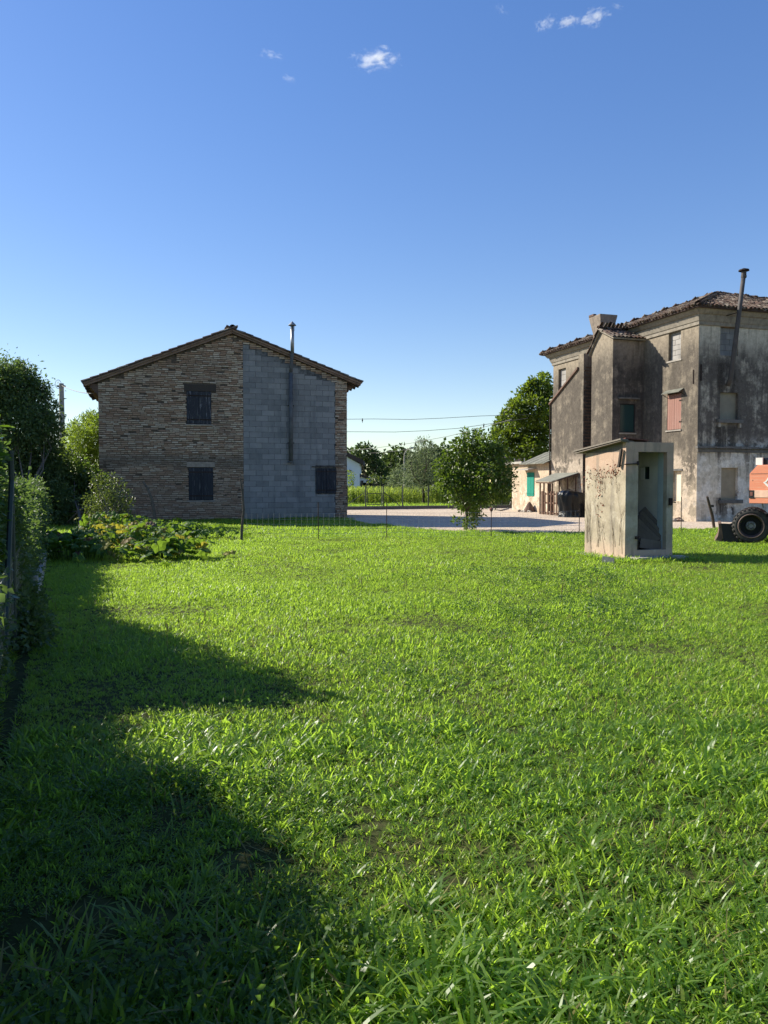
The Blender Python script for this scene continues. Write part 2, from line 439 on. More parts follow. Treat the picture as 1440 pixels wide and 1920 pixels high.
    MAT['plastic'] = t.bsdf((0.004, 0.005, 0.006), 0.30, 0.32, bump=g, bstr=0.7, bdist=0.05)
    t = NT('orange_paint'); z = t.sep()[2]; sc = t.noise(1.0, 6, t.map((2, 2, 26)), rough=0.7); g = t.noise(3, 6)
    col = t.mix(g, (0.66, 0.20, 0.10), (0.70, 0.28, 0.16))
    col = t.mix(t.math('MULTIPLY', t.step(sc, 0.52, 0.68), 0.6), col, (0.68, 0.40, 0.28))
    col = t.mix(t.math('MULTIPLY', t.step(t.noise(9, 6), 0.66, 0.7), 0.8), col, (0.14, 0.05, 0.03))
    MAT['orange'] = t.bsdf(col, 0.55, 0.35)
    MAT['orange_pale'] = simple('faded_orange_paint', (0.66, 0.42, 0.30), 0.7, 0.25, 6)
    MAT['white_paint'] = simple('white_paint', (0.75, 0.72, 0.66), 0.7, 0.1, 6)
    t = NT('tyre_rubber'); MAT['rubber'] = t.bsdf(t.ramp(t.noise(5, 5), [(0.3, (0.03, 0.029, 0.027)), (0.75, (0.075, 0.068, 0.06))]), 0.85, 0.3)
    MAT['rim'] = simple('rusty_rim', (0.15, 0.105, 0.088), 0.75, 0.4, 7, 0.3, 0.2)
    MAT['blade'] = simple('worn_blade_steel', (0.16, 0.105, 0.075), 0.7, 0.5, 5, 0.3, 0.2)
    t = NT('machine_black'); MAT['black'] = t.bsdf((0.015, 0.015, 0.016), 0.6, 0.3)
    t = NT('hub_grey'); MAT['hub'] = t.bsdf(t.ramp(t.noise(8, 4), [(0.3, (0.12, 0.13, 0.13)), (0.7, (0.42, 0.40, 0.36))]), 0.7, 0.3)
    # ground
    t = NT('soil'); a = t.noise(0.35, 6); b = t.noise(7, 8, rough=0.7); y = t.sep()[1]
    col = t.ramp(b, [(0.3, (0.03, 0.03, 0.012)), (0.55, (0.055, 0.065, 0.02)), (0.75, (0.10, 0.08, 0.042))])
    MAT['soil'] = t.bsdf(t.mix(t.step(y, 28, 60), col, t.ramp(a, [(0.3, (0.07, 0.10, 0.02)), (0.7, (0.10, 0.13, 0.035))])), 1.0, 0.1, bump=b, bstr=0.8, bdist=0.03)
    t = NT('gravel'); vc = t.vor(26, out='Color'); sc2 = t.node('ShaderNodeSeparateColor'); t.l.new(vc, sc2.inputs[0])
    a = t.noise(0.5, 6); tr = t.noise(1.0, 5, t.map((0.25, 1.6, 1)))
    col = t.ramp(sc2.outputs[0], [(0.0, (0.33, 0.26, 0.19)), (0.4, (0.53, 0.425, 0.315)), (0.8, (0.65, 0.53, 0.405)), (1.0, (0.73, 0.62, 0.50))])
    col = t.mix(t.math('MULTIPLY', t.step(a, 0.45, 0.65), 0.4), col, (0.46, 0.36, 0.265))
    col = t.mix(t.math('MULTIPLY', t.step(tr, 0.5, 0.65), 0.35), col, (0.70, 0.57, 0.45))
    MAT['gravel'] = t.bsdf(col, 0.97, 0.15, bump=t.vor(26), bstr=0.8, bdist=0.02)
    # foliage
    G = leaf_mat
    MAT['grass'] = G('grass_blades', [(0.055, 0.115, 0.018), (0.11, 0.19, 0.028), (0.18, 0.262, 0.042), (0.29, 0.32, 0.085)], (0.62, 0.90, 0.07), 0.58, 0.38, 0.45, 0.12)
    MAT['grass_coarse'] = G('coarse_grass_blades', [(0.05, 0.115, 0.020), (0.10, 0.18, 0.032), (0.16, 0.24, 0.048)], (0.60, 0.90, 0.07), 0.56, 0.36, 0.5)
    MAT['grass_dry'] = G('dry_grass', [(0.15, 0.14, 0.045), (0.25, 0.23, 0.09)], (0.4, 0.36, 0.12), 0.35, 0.7, 0.2)
    MAT['weed'] = G('weed_leaves', [(0.05, 0.10, 0.03), (0.085, 0.14, 0.04)], (0.22, 0.40, 0.04), 0.4, 0.5, 0.25)
    MAT['hedge'] = G('laurel_leaves', [(0.035, 0.065, 0.022), (0.06, 0.095, 0.028), (0.10, 0.135, 0.04)], (0.28, 0.44, 0.03), 0.40, 0.35, 0.5)
    MAT['laurel'] = G('dull_laurel_leaves', [(0.045, 0.08, 0.034), (0.075, 0.115, 0.045), (0.12, 0.16, 0.062)], (0.24, 0.38, 0.05), 0.34, 0.5, 0.3)
    MAT['walnut'] = G('broad_tree_leaves', [(0.03, 0.06, 0.012), (0.052, 0.088, 0.016), (0.085, 0.11, 0.02)], (0.24, 0.38, 0.025), 0.38, 0.42, 0.4)
    MAT['big_tree'] = G('dark_tree_leaves', [(0.035, 0.07, 0.016), (0.065, 0.105, 0.018), (0.11, 0.14, 0.02)], (0.30, 0.42, 0.02), 0.42, 0.42, 0.4)
    MAT['willow'] = G('willow_leaves', [(0.10, 0.13, 0.07), (0.16, 0.19, 0.11)], (0.28, 0.36, 0.14), 0.40, 0.5, 0.3)
    MAT['bamboo'] = G('bamboo_leaves', [(0.09, 0.145, 0.022), (0.15, 0.21, 0.04)], (0.38, 0.52, 0.04), 0.5, 0.5, 0.3)
    MAT['shrub'] = G('shrub_leaves', [(0.035, 0.06, 0.018), (0.07, 0.10, 0.028), (0.12, 0.13, 0.06)], (0.25, 0.34, 0.04), 0.36, 0.4, 0.4)
    MAT['pumpkin'] = G('pumpkin_leaves', [(0.035, 0.085, 0.018), (0.06, 0.13, 0.022), (0.09, 0.16, 0.03)], (0.28, 0.44, 0.03), 0.42, 0.6, 0.25)
    MAT['pumpkin_yellow'] = G('yellowing_pumpkin_leaves', [(0.10, 0.13, 0.02), (0.24, 0.23, 0.04), (0.20, 0.13, 0.05)], (0.55, 0.50, 0.05), 0.42, 0.6, 0.2)
    MAT['pumpkin_dead'] = G('dried_pumpkin_leaves', [(0.09, 0.06, 0.045), (0.20, 0.15, 0.11)], (0.2, 0.12, 0.07), 0.25, 0.8, 0.1)
    MAT['magnolia'] = G('magnolia_leaves', [(0.035, 0.085, 0.014), (0.055, 0.12, 0.02)], (0.25, 0.42, 0.02), 0.38, 0.25, 0.5)
    MAT['far_leaf'] = G('far_tree_leaves', [(0.022, 0.042, 0.016), (0.045, 0.07, 0.024), (0.08, 0.10, 0.035)], (0.14, 0.22, 0.04), 0.3, 0.6, 0.2)
    MAT['maize'] = G('crop_leaves', [(0.14, 0.22, 0.03), (0.22, 0.30, 0.045), (0.30, 0.33, 0.08)], (0.56, 0.70, 0.08), 0.45, 0.5, 0.3)
    MAT['vine_leaf'] = G('dry_vine_leaves', [(0.16, 0.035, 0.02), (0.28, 0.09, 0.045)], (0.3, 0.08, 0.03), 0.3, 0.7, 0.2)
make_mats()

# ------------------------------------------------------------------ leaves, trees, scatter
def leaf_arrays(C, D, L, W, fold=0.25):
    """C (n,3) leaf bases, D (n,3) leaf directions; returns folded leaf blades"""
    n = len(C)
    D = D / (np.linalg.norm(D, axis=1, keepdims=True) + 1e-9)
    rv = NP.normal(size=(n, 3)); rv[:, 2] += 0.8
    S = np.cross(D, rv); S /= (np.linalg.norm(S, axis=1, keepdims=True) + 1e-9)
    N = np.cross(S, D)
    L = np.asarray(L).reshape(-1, 1) * np.ones((n, 1)); W = np.asarray(W).reshape(-1, 1) * np.ones((n, 1))
    mid = C + D * L * 0.48
    up = N * W * fold
    V = np.stack([C, mid - S * W * 0.5 + up, C + D * L - N * L * 0.08, mid + S * W * 0.5 + up], axis=1).reshape(-1, 3)
    i = np.arange(n)[:, None] * 4
    F = np.concatenate([i + np.array([[0, 2, 1]]), i + np.array([[0, 3, 2]])], axis=1).reshape(-1, 3)
    return V, F

def crown_points(lumps, dens, shell=0.55, noise=0.18, flat=1.0):
    P, D = [], []
    for (c, r) in lumps:
        n = max(6, int(dens * r * r))
        u = NP.normal(size=(n, 3)); u /= np.linalg.norm(u, axis=1, keepdims=True)
        rr = r * (shell + (1 - shell) * NP.random((n, 1)) ** 0.6) * (1 + noise * NP.normal(size=(n, 1)))
        p = np.array(c)[None] + u * rr * np.array([[1, 1, flat]])
        d = u * 0.7 + NP.normal(size=(n, 3)) * 0.6; d[:, 2] -= 0.15
        P.append(p); D.append(d)
    return np.concatenate(P), np.concatenate(D)

def foliage(name, lumps, dens, L, W, mat, parent, shell=0.5, noise=0.18, flat=1.0, minz=0.05):
    P, D = crown_points(lumps, dens, shell, noise, flat)
    k = P[:, 2] > minz; P, D = P[k], D[k]
    n = len(P)
    V, F = leaf_arrays(P, D, L * (0.6 + 0.8 * NP.random(n)), W * (0.6 + 0.8 * NP.random(n)))
    return link(name, np_mesh(name, V, F), mat, parent)

def limb_mb(base, lumps, r0, fork=0.35, maxn=14):
    mb = MB()
    base = Vector(base)
    top = sum((Vector(c) for c, r in lumps), Vector()) / len(lumps)
    f = base.lerp(top, fork)
    mb.tube([base + Vector((0, 0, -0.1)), base.lerp(f, .5) + Vector((r0*.6, 0, 0)), f], [r0 * 1.25, r0, r0 * 0.8], 7)
    for c, r in lumps[:maxn]:
        c = Vector(c)
        m = f.lerp(c, 0.5) + Vector((random.uniform(-.15, .15), random.uniform(-.15, .15), -0.1)) * (c - f).length
        mb.tube([f, m, c], [r0 * 0.55, r0 * 0.3, r0 * 0.08], 5)
    return mb

def tree(name, label, cat, base, lumps, dens, L, W, leaf, r0, group=None, **kw):
    """trunk with limbs, crown of single leaves; all in world coordinates relative to the base"""
    base = Vector(base)
    t = thing(name, label, cat, base, 0, group)
    loc = [((Vector(c) - base), r) for c, r in lumps]
    limb_mb((0, 0, 0), loc, r0, kw.pop('fork', 0.35)).build('trunk', MAT['bark'], t)
    foliage('crown', [(tuple(c), r) for c, r in loc], dens, L, W, leaf, t, **kw)
    return t

def lumps_px(rows, Y, dy=1.0):
    """rows of (px, py, radius in px): clumps of a crown at about the distance Y"""
    out = []
    for (px, py, rp) in rows:
        y = Y + random.uniform(-dy, dy)
        out.append((at(px, py, y), rp * y / FPX))
    return out

SRC = {}
def source_collection(name, meshes):
    c = bpy.data.collections.new(name)
    for i, (me, mats) in enumerate(meshes):
        for m in mats: me.materials.append(m)
        c.objects.link(bpy.data.objects.new('%s_%02d' % (name, i), me))
    return c
def scatter(name, P, rot, scl, idx, coll, kind='stuff'):
    me = bpy.data.meshes.new(name)
    me.vertices.add(len(P)); me.vertices.foreach_set('co', np.asarray(P, np.float32).ravel())
    a = me.attributes.new('rot', 'FLOAT_VECTOR', 'POINT'); a.data.foreach_set('vector', np.asarray(rot, np.float32).ravel())
    a = me.attributes.new('scl', 'FLOAT', 'POINT'); a.data.foreach_set('value', np.asarray(scl, np.float32))
    a = me.attributes.new('idx', 'INT', 'POINT'); a.data.foreach_set('value', np.asarray(idx, np.int32))
    o = bpy.data.objects.new(name, me); COL.objects.link(o)
    if kind: o['kind'] = kind
    ng = bpy.data.node_groups.new(name + '_nodes', 'GeometryNodeTree')
    ng.interface.new_socket('Geometry', in_out='INPUT', socket_type='NodeSocketGeometry')
    ng.interface.new_socket('Geometry', in_out='OUTPUT', socket_type='NodeSocketGeometry')
    N, Lk = ng.nodes, ng.links
    gi, go = N.new('NodeGroupInput'), N.new('NodeGroupOutput')
    ip = N.new('GeometryNodeInstanceOnPoints'); ci = N.new('GeometryNodeCollectionInfo')
    ci.inputs[0].default_value = coll; ci.inputs['Separate Children'].default_value = True; ci.inputs['Reset Children'].default_value = True
    ip.inputs['Pick Instance'].default_value = True
    def attr(nm, ty):
        nd = N.new('GeometryNodeInputNamedAttribute'); nd.data_type = ty; nd.inputs['Name'].default_value = nm
        return nd.outputs['Attribute']
    e2r = N.new('FunctionNodeEulerToRotation')
    Lk.new(attr('rot', 'FLOAT_VECTOR'), e2r.inputs[0]); Lk.new(e2r.outputs[0], ip.inputs['Rotation'])
    Lk.new(attr('scl', 'FLOAT'), ip.inputs['Scale']); Lk.new(attr('idx', 'INT'), ip.inputs['Instance Index'])
    Lk.new(gi.outputs[0], ip.inputs['Points']); Lk.new(ci.outputs[0], ip.inputs['Instance']); Lk.new(ip.outputs[0], go.inputs[0])
    md = o.modifiers.new('scatter', 'NODES'); md.node_group = ng
    return o

def blade(mb, root, az, L, w, th0, th1, K=4, roll=0.0):
    """one arching blade of grass"""
    p = Vector(root); out = Vector((math.cos(az), math.sin(az), 0)); side = Vector((-math.sin(az), math.cos(az), 0))
    side = (side + Vector((0, 0, roll))).normalized()
    b = len(mb.v); prof = [0.6, 1.0, 0.92, 0.72, 0.48, 0.25]
    for i in range(K + 1):
        t = i / K; th = th0 + (th1 - th0) * t
        if i == K:
            mb.v.append(tuple(p))
        else:
            ww = w * 0.5 * (prof[min(5, int(t * 5))])
            mb.v.append(tuple(p - side * ww)); mb.v.append(tuple(p + side * ww))
        p = p + (out * math.sin(th) + Vector((0, 0, 1)) * math.cos(th)) * (L / K)
    for i in range(K - 1):
        a = b + 2 * i
        mb.f.append((a, a + 1, a + 3, a + 2))
    a = b + 2 * (K - 1)
    mb.f.append((a, a + 1, a + 2))

def noise2(x, y, seed=0):
    """smooth noise 0..1 on the ground"""
    r = np.random.default_rng(seed); out = 0; amp = 1; tot = 0
    for o in range(4):
        for k in range(3):
            a = r.uniform(0, 6.28); f = (0.35 * 2 ** o) * r.uniform(0.7, 1.3); ph = r.uniform(0, 6.28)
            out = out + amp * np.sin((x * math.cos(a) + y * math.sin(a)) * f * 2 + ph + 1.3 * np.sin(y * f * .7 + ph))
        tot += amp * 3; amp *= 0.6
    return 0.5 + 0.75 * out / tot

def in_poly(x, y, poly):
    ins = np.zeros(x.shape, bool); n = len(poly); j = n - 1
    for i in range(n):
        xi, yi = poly[i]; xj, yj = poly[j]
        c = ((yi > y) != (yj > y)) & (x < (xj - xi) * (y - yi) / (yj - yi + 1e-12) + xi)
        ins ^= c; j = i
    return ins

# ------------------------------------------------------------------ the farm's own directions
AZ = R(17.58)
E = Vector((math.cos(AZ), math.sin(AZ), 0))       # along the gables and fronts, to the right and away
D = Vector((-math.sin(AZ), math.cos(AZ), 0))      # along the long sides, away to the left
def to_local(p, o):
    q = p - o
    return Vector((q.dot(E), q.dot(D), q.z))

# ================================================================== SETTING
g = MB().add([(-1500, -60, 0), (1500, -60, 0), (1500, 3500, 0), (-1500, 3500, 0)], [(0, 1, 2, 3)]).build('ground', MAT['soil'])
tag(g, kind='structure')
HB = Vector((-11.46, 31.0, 0))                    # front left corner of the brick house
FC = Vector((12.84, 31.6, 0))                     # near corner of the farmhouse
GRAVEL = [(-1.9, 33.9), (-0.6, 30.2), (1.0, 26.6), (2.6, 24.9), (6.0, 23.9), (8.4, 25.0), (10.2, 26.3), (13.6, 27.2), (22, 26.5), (60, 30), (60, 62), (5.0, 48.0), (-2.6, 45.6), (-14, 42)]
gm = MB().add([(x, y, 0.004) for x, y in GRAVEL], [tuple(range(len(GRAVEL)))]).build('gravel_yard', MAT['gravel'])
tag(gm, kind='structure')

# ================================================================== BRICK HOUSE
def tile_mesh(L=0.44, r0=0.095, r1=0.075, seg=5, th=0.014):
    """one barrel tile, lying along +Y (up the slope), crown up"""
    vs, fs = [], []
    for (y, r, dz) in ((0, r0, 0.02), (L, r1, 0.0)):
        for rr in (r, r - th):
            for k in range(seg + 1):
                a = math.pi * k / seg
                vs.append((rr * math.cos(a), y, rr * math.sin(a) * 0.85 + dz))
    n = seg + 1
    for k in range(seg):
        fs.append((k, k + 1, 2*n + k + 1, 2*n + k))
        fs.append((n + k + 1, n + k, 3*n + k, 3*n + k + 1))
        fs.append((k + 1, k, n + k, n + k + 1))
        fs.append((2*n + k, 2*n + k + 1, 3*n + k + 1, 3*n + k))
    fs.append((0, 2*n, 3*n, n)); fs.append((n - 1, 2*n - 1, 4*n - 1, 3*n - 1))
    me = bpy.data.meshes.new('roof_tile'); me.from_pydata(vs, [], fs); me.materials.append(MAT['tile'])
    return me
TILE = tile_mesh()
TV = np.array([v.co[:] for v in TILE.vertices]); TF = [tuple(p.vertices) for p in TILE.polygons]

def tile_matrix(o, u, v, jit=1.0):
    n = u.cross(v).normalized()
    M = Matrix((( u.x, v.x, n.x, o.x), (u.y, v.y, n.y, o.y), (u.z, v.z, n.z, o.z), (0, 0, 0, 1)))
    return M @ Matrix.Translation((random.gauss(0, .008) * jit, random.gauss(0, .012) * jit, random.gauss(0, .004) * jit)) @ Euler((random.gauss(0, .02) * jit, random.gauss(0, .04) * jit, random.gauss(0, .03) * jit)).to_matrix().to_4x4()

def lay_tiles(mats, parent, single):
    """the first `single` tiles as objects of their own, the rest joined in one part"""
    for M in mats[:single]:
        o = bpy.data.objects.new('roof_tile', TILE); COL.objects.link(o); o.parent = parent; o.matrix_local = M
    rest = mats[single:]
    if rest:
        V = []; F = []
        Th = np.concatenate([TV, np.ones((len(TV), 1))], axis=1)
        for i, M in enumerate(rest):
            V.append((Th @ np.array(M).T)[:, :3]); F.extend([tuple(i * len(TV) + k for k in f) for f in TF])
        me = np_mesh('roof_tiles', np.concatenate(V), F)
        o = link('roof_tile', me, MAT['tile'], parent); o['kind'] = 'stuff'

def shutter_leaf(parent, x0, x1, y, z0, z1, mat, planks=4, th=0.03, name='shutter', strap=True):
    """a plank shutter leaf in the local XZ plane with its face at y (towards -y)"""
    w = (x1 - x0) / planks
    s = MB()
    s.box(x0 + .01, x1 - .01, y + th * .5, y + th, z0 + .01, z1 - .01)
    o = s.build(name, mat, parent)
    for i in range(planks):
        m = MB().box(x0 + i*w + .004, x0 + (i+1)*w - .004, y - random.uniform(0, .006), y + th * .45, z0 + random.uniform(0, .012), z1 - random.uniform(0, .012))
        m.build('plank', mat, o)
    if strap:
        for zz in (z0 + (z1 - z0) * .13, z0 + (z1 - z0) * .87):
            MB().box(x0 + .02, x1 - .01, y - .018, y - .007, zz - .025, zz + .025).build('strap_hinge', MAT['iron'], o)
    return o

def brick_house():
    o = HB
    th = thing('brick_house', 'two-storey brick house with gable half bare brick, half grey concrete block', 'house', o, AZ)
    gp = lambda px, py: to_local(hit(px, py, o, D), o)          # pixel -> gable plane (x, 0, z)
    Wd, Ln = 10.3, 5.2
    ridge = gp(434, 614); le = gp(156, 713); re = gp(676, 714)
    rx = ridge.x
    sl, sr = (ridge.z - le.z) / (rx - le.x), (ridge.z - re.z) / (re.x - rx)
    def roof_under(x):                                           # underside of the roof over the gable
        return ridge.z - 0.27 - (sl * (rx - x) if x < rx else sr * (x - rx))
    # core: mortar gable with the side walls behind
    poly = [(0, 0, 0), (Wd, 0, 0), (Wd, 0, roof_under(Wd)), (rx, 0, roof_under(rx)), (0, 0, roof_under(0))]
    wall = MB().prism(poly, (0, 0.3, 0)).build('wall', MAT['mortar'], th)
    sw = MB()
    sw.box(0.02, 0.32, 0.302, Ln, 0, roof_under(0.0)); sw.box(Wd - .32, Wd - .02, 0.302, Ln, 0, roof_under(Wd))
    polyb = [(0.322, Ln, 0), (Wd - .322, Ln, 0), (Wd - .322, Ln, roof_under(Wd - .322)), (rx, Ln, roof_under(rx)), (0.322, Ln, roof_under(.322))]
    sw.prism(polyb, (0, -0.3, 0)).build('wall', MAT['brick_side'], th)
    # windows: rectangles in the gable
    def rect(x0, y0, x1, y1):
        a, b = gp(x0, y1), gp(x1, y0)
        return (a.x, b.x, a.z, b.z)
    w_up, w_lo, w_rt = rect(350, 734, 396, 795), rect(354, 876.5, 399.5, 938.5), rect(592, 877, 630, 926)
    cx0, cx1 = gp(456, 800).x, gp(628.5, 800).x                # the concrete block panel
    holes = [rect(321, 664, 331, 681), rect(199, 707, 206, 715), rect(436, 634, 448, 640)]
    lint_u = rect(345, 722, 405, 733)
    lint_l = rect(350, 866, 403, 876)
    skip = [w_up, w_lo, w_rt, lint_u, lint_l] + holes
    # bricks
    bricks = []
    course = 0.0785; zc = 0.02; row = 0
    while zc < ridge.z:
        x = 0.0 if row % 2 == 0 else -0.13
        while x < Wd:
            L = random.choice([0.25, 0.27, 0.28, 0.26, 0.13]) * random.uniform(.93, 1.07)
            a, b = max(x, 0.0), min(x + L, Wd)
            x += L + random.uniform(.010, .02)
            h = 0.054 * random.uniform(.84, 1.1)
            z0 = zc + random.gauss(0, .004); z1 = z0 + h
            if b - a < .05: continue
            segs = [(a, b)]
            zm0, zm1 = z0 + .012, z1 - .012
            for (s0, s1, q0, q1) in skip + [(cx0, cx1, 0, 50)]:
                if zm1 > q0 and zm0 < q1:
                    ns = []
                    for (a1, b1) in segs:
                        if b1 <= s0 or a1 >= s1: ns.append((a1, b1)); continue
                        if a1 < s0: ns.append((a1, s0))
                        if b1 > s1: ns.append((s1, b1))
                    segs = ns
            for (a1, b1) in segs:
                if b1 - a1 < .05: continue
                if z1 > min(roof_under(a1), roof_under(b1)) - .01: continue
                dep = random.gauss(.026, .010) if random.random() > .025 else -.004
                dep = min(max(dep, -.005), .05)
                bricks.append((a1, b1, z0, z1, dep))
        zc += course; row += 1
    # ragged bricks over the block panel, tucked under the roof
    def panel_top(x): return roof_under(x) - (0.20 if x < 7.4 else 0.26) - 0.05 * math.sin(x * 3)
    x = cx0 + .02
    while x < cx1 - .15:
        L = random.uniform(.2, .3)
        for k in range(3):
            zz = roof_under(x + L/2) - .09 - k * .085
            if k == 2 and random.random() < .6: continue
            bricks.append((x, x + L - .015, zz, zz + .058, random.uniform(.02, .05)))
        x += L
    full = [b for b in bricks if .235 < b[1] - b[0] and b[4] > .012]
    full.sort(key=lambda b: (round(b[0] / 2.2), -b[4]))
    chosen = set(id(b) for b in full[:300])
    unit = MB().box(-.5, .5, 0, 1, -.5, .5)
    bme = unit.mesh('brick'); bme.materials.append(MAT['brick'])
    rest = MB()
    for b in bricks:
        a1, b1, z0, z1, dep = b
        M = Matrix.Translation(((a1 + b1) / 2, -dep, (z0 + z1) / 2)) @ Euler((random.gauss(0, .05), random.gauss(0, .008), random.gauss(0, .02))).to_matrix().to_4x4()
        S = Matrix.Diagonal((b1 - a1, .12, z1 - z0, 1))
        if id(b) in chosen:
            br = bpy.data.objects.new('brick', bme); COL.objects.link(br); br.parent = wall; br.matrix_local = M @ S
        else:
            v0 = len(rest.v); rest.box(-.5, .5, 0, 1, -.5, .5, M @ S)
    r = rest.build('brick', MAT['brick'], wall, fixn=False); r['kind'] = 'stuff'
    # concrete blocks
    panel = MB().prism([(cx0, -.012, 0.0), (cx1, -.012, 0.0), (cx1, -.012, panel_top(cx1)), (cx0, -.012, panel_top(cx0))], (0, .05, 0)).build('wall', MAT['joint'], th)
    panel['label'] = 'grey concrete block half of the gable wall'
    ume = MB().box(-.5, .5, 0, 1, -.5, .5).mesh('concrete_block'); ume.materials.append(MAT['block'])
    bm = bmesh.new(); bm.from_mesh(ume); bmesh.ops.bevel(bm, geom=bm.edges[:], offset=.012, segments=1, affect='EDGES'); bm.to_mesh(ume); bm.free()
    zc = 0.05; row = 0; nb = 0; bh = .232
    while zc < 8:
        x = cx0 - (0.0 if row % 2 == 0 else .27); n_in = 0
        while x < cx1:
            L = .53
            a, b = max(x, cx0) + .008, min(x + L, cx1) - .008
            x += L
            if b - a < .06: continue
            z0, z1 = zc + random.uniform(.005, .009), zc + bh - random.uniform(.005, .009)
            segs = [(a, b, z0, z1)]
            s0, s1, q0, q1 = w_rt[0] - .02, w_rt[1] + .02, w_rt[2] - .02, w_rt[3] + .05
            if z1 > q0 and z0 < q1:
                ns = []
                for (a1, b1, c1, d1) in segs:
                    if b1 <= s0 or a1 >= s1: ns.append((a1, b1, c1, d1)); continue
                    if a1 < s0 - .05: ns.append((a1, s0, c1, d1))
                    if b1 > s1 + .05: ns.append((s1, b1, c1, d1))
                    m0, m1 = max(a1, s0), min(b1, s1)
                    if c1 < q0 - .04: ns.append((m0, m1, c1, q0))
                    if d1 > q1 + .04: ns.append((m0, m1, q1, d1))
                segs = ns
            for (a1, b1, c1, d1) in segs:
                d1 = min(d1, min(panel_top(a1), panel_top(b1)) - .02)
                if d1 - c1 < .06: continue
                bo = bpy.data.objects.new('concrete_block', ume); COL.objects.link(bo); bo.parent = panel
                bo.location = ((a1 + b1) / 2, -.018 - random.uniform(0, .006), (c1 + d1) / 2)
                bo.scale = (b1 - a1, .03, d1 - c1); nb += 1
                bo.rotation_euler = (random.gauss(0, .006), random.gauss(0, .003), 0)
        zc += bh; row += 1
    # windows with their shutters
    for (w, m, lab, fl) in ((w_up, MAT['shutter_flaked'], 'upper window closed by flaking plank shutters', 1), (w_lo, MAT['shutter_dark'], 'lower window closed by dark plank shutters', 0), (w_rt, MAT['shutter_dark'], 'small window in the grey block wall with dark shutters', 0)):
        x0, x1, z0, z1 = w
        win = MB().box(x0, x1, -.004, .02, z0, z1).build('window', MAT['black'], th)
        win['label'] = lab
        xm = (x0 + x1) / 2
        off = -.045 if w is not w_rt else -.085
        for (a, b) in ((x0 + .01, xm - .006), (xm + .006, x1 - .01)):
            shutter_leaf(win, a, b, off + .01, z0 + .02, z1 - .02, m, 4)
        if w is not w_rt:
            MB().box(x0 - .06, x1 + .06, -.055, .05, z0 - .05, z0 - .004).build('sill', MAT['concrete'], win)
    x0, x1, z0, z1 = lint_u
    MB().box(x0, x1, -.03, .06, z0 + .01, z1 - .005).build('lintel', MAT['wood_dark'], th)
    x0, x1, z0, z1 = lint_l
    MB().box(x0, x1, -.022, .06, z0 + .01, z1 - .005).build('lintel', MAT['stone'], th)
    MB().box(w_rt[0] - .18, w_rt[1] + .3, -.06, .05, w_rt[3] + .02, w_rt[3] + .055).build('lintel', MAT['iron'], th)
    # a darker patch of old render (a plain bricked doorway) is only hinted at by the blocks
    # roof: deck, tiles, rafters, eaves
    fo, bo_ = -.22, Ln + .2
    A, B, C_ = Vector((le.x, 0, le.z - .10)), Vector((rx, 0, ridge.z - .10)), Vector((re.x, 0, re.z - .10))
    dk = MB()
    for (p, q) in ((A, B), (B, C_)):
        n = Vector((-(q - p).z, 0, (q - p).x)).normalized()
        dk.prism([p + Vector((0, fo, 0)), q + Vector((0, fo, 0)), q - n * .075 + Vector((0, fo, 0)), p - n * .075 + Vector((0, fo, 0))], (0, bo_ - fo, 0))
    roof = dk.build('roof', MAT['verge'], th)
    mats_v, mats_r = [], []
    for (p, q, sgn) in ((A, B, 1), (C_, B, -1)):
        v = (q - p).normalized(); u = Vector((0, -1, 0)) if sgn > 0 else Vector((0, 1, 0))
        Ls = (q - p).length; n = u.cross(v)
        if n.z < 0: u = -u; n = -n
        nr = int(Ls / .365)
        ncol = int((bo_ - fo) / .2)
        for c in range(ncol + 1):
            for r_ in range(nr + 1):
                off = p + v * (r_ * .365 - .04) + Vector((0, fo + .02 + c * .2, 0)) + n * (.0 + .0)
                M = tile_matrix(off, u, v)
                (mats_v if c == 0 else mats_r).append(M)
                if c < ncol:                                      # pan tile upside down between the covers
                    M2 = tile_matrix(off + Vector((0, .1, 0)) + n * .075, -u, v)
                    mats_r.append(M2)
    k = 0
    y = fo - .05
    while y < bo_ - .2:                                           # ridge tiles
        mats_v.append(tile_matrix(Vector((rx, y, ridge.z - .05)), Vector((1, 0, 0)), Vector((0, 1, 0)).normalized()) @ Matrix.Diagonal((1.35, 1, 1.3, 1)))
        y += .38
    lay_tiles(mats_v + mats_r, roof, len(mats_v))
    # verge board of thin bricks right under the tiles
    vb = MB()
    for (p, q) in ((A, B), (B, C_)):
        n = Vector((-(q - p).z, 0, (q - p).x)).normalized()
        vb.prism([p - n * .078 + Vector((0, fo + .06, 0)), q - n * .078 + Vector((0, fo + .06, 0)), q - n * .15 + Vector((0, fo + .06, 0)), p - n * .15 + Vector((0, fo + .06, 0))], (0, .3, 0))
    vb.build('verge_course', MAT['verge'], roof)
    # rafters under the right half and stepped eaves
    for i in range(9):
        yy = fo + .35 + i * .6
        for (p, q, s) in ((A, B, -1), (C_, B, 1)):
            d_ = (q - p).normalized()
            MB().bar(p + d_ * .05 + Vector((0, yy, -.16)), p + d_ * .95 + Vector((0, yy, -.16)), .1, .12).build('rafter', MAT['wood_dark'], roof)
    for k in range(5):                                            # corbelled brick eaves, each course further out
        zt = roof_under(0) - .10 - k * .085
        wv = .40 - k * .085
        MB().box(-wv, -.002, -.03 + .004 * k, Ln, zt - .08, zt).build('eaves_course', MAT['rubble_dark'], th)
        zt = roof_under(Wd) - .10 - k * .085
        if k < 4: MB().box(Wd + .002, Wd + wv, .25, Ln, zt - .08, zt).build('eaves_course', MAT['rubble_dark'], th)
    # flue pipe up the block wall
    fl = gp(545, 800).x; fz0, fz1 = gp(543, 868).z, gp(545, 614).z
    fr = thing('flue_pipe', None, None); fr.parent = th
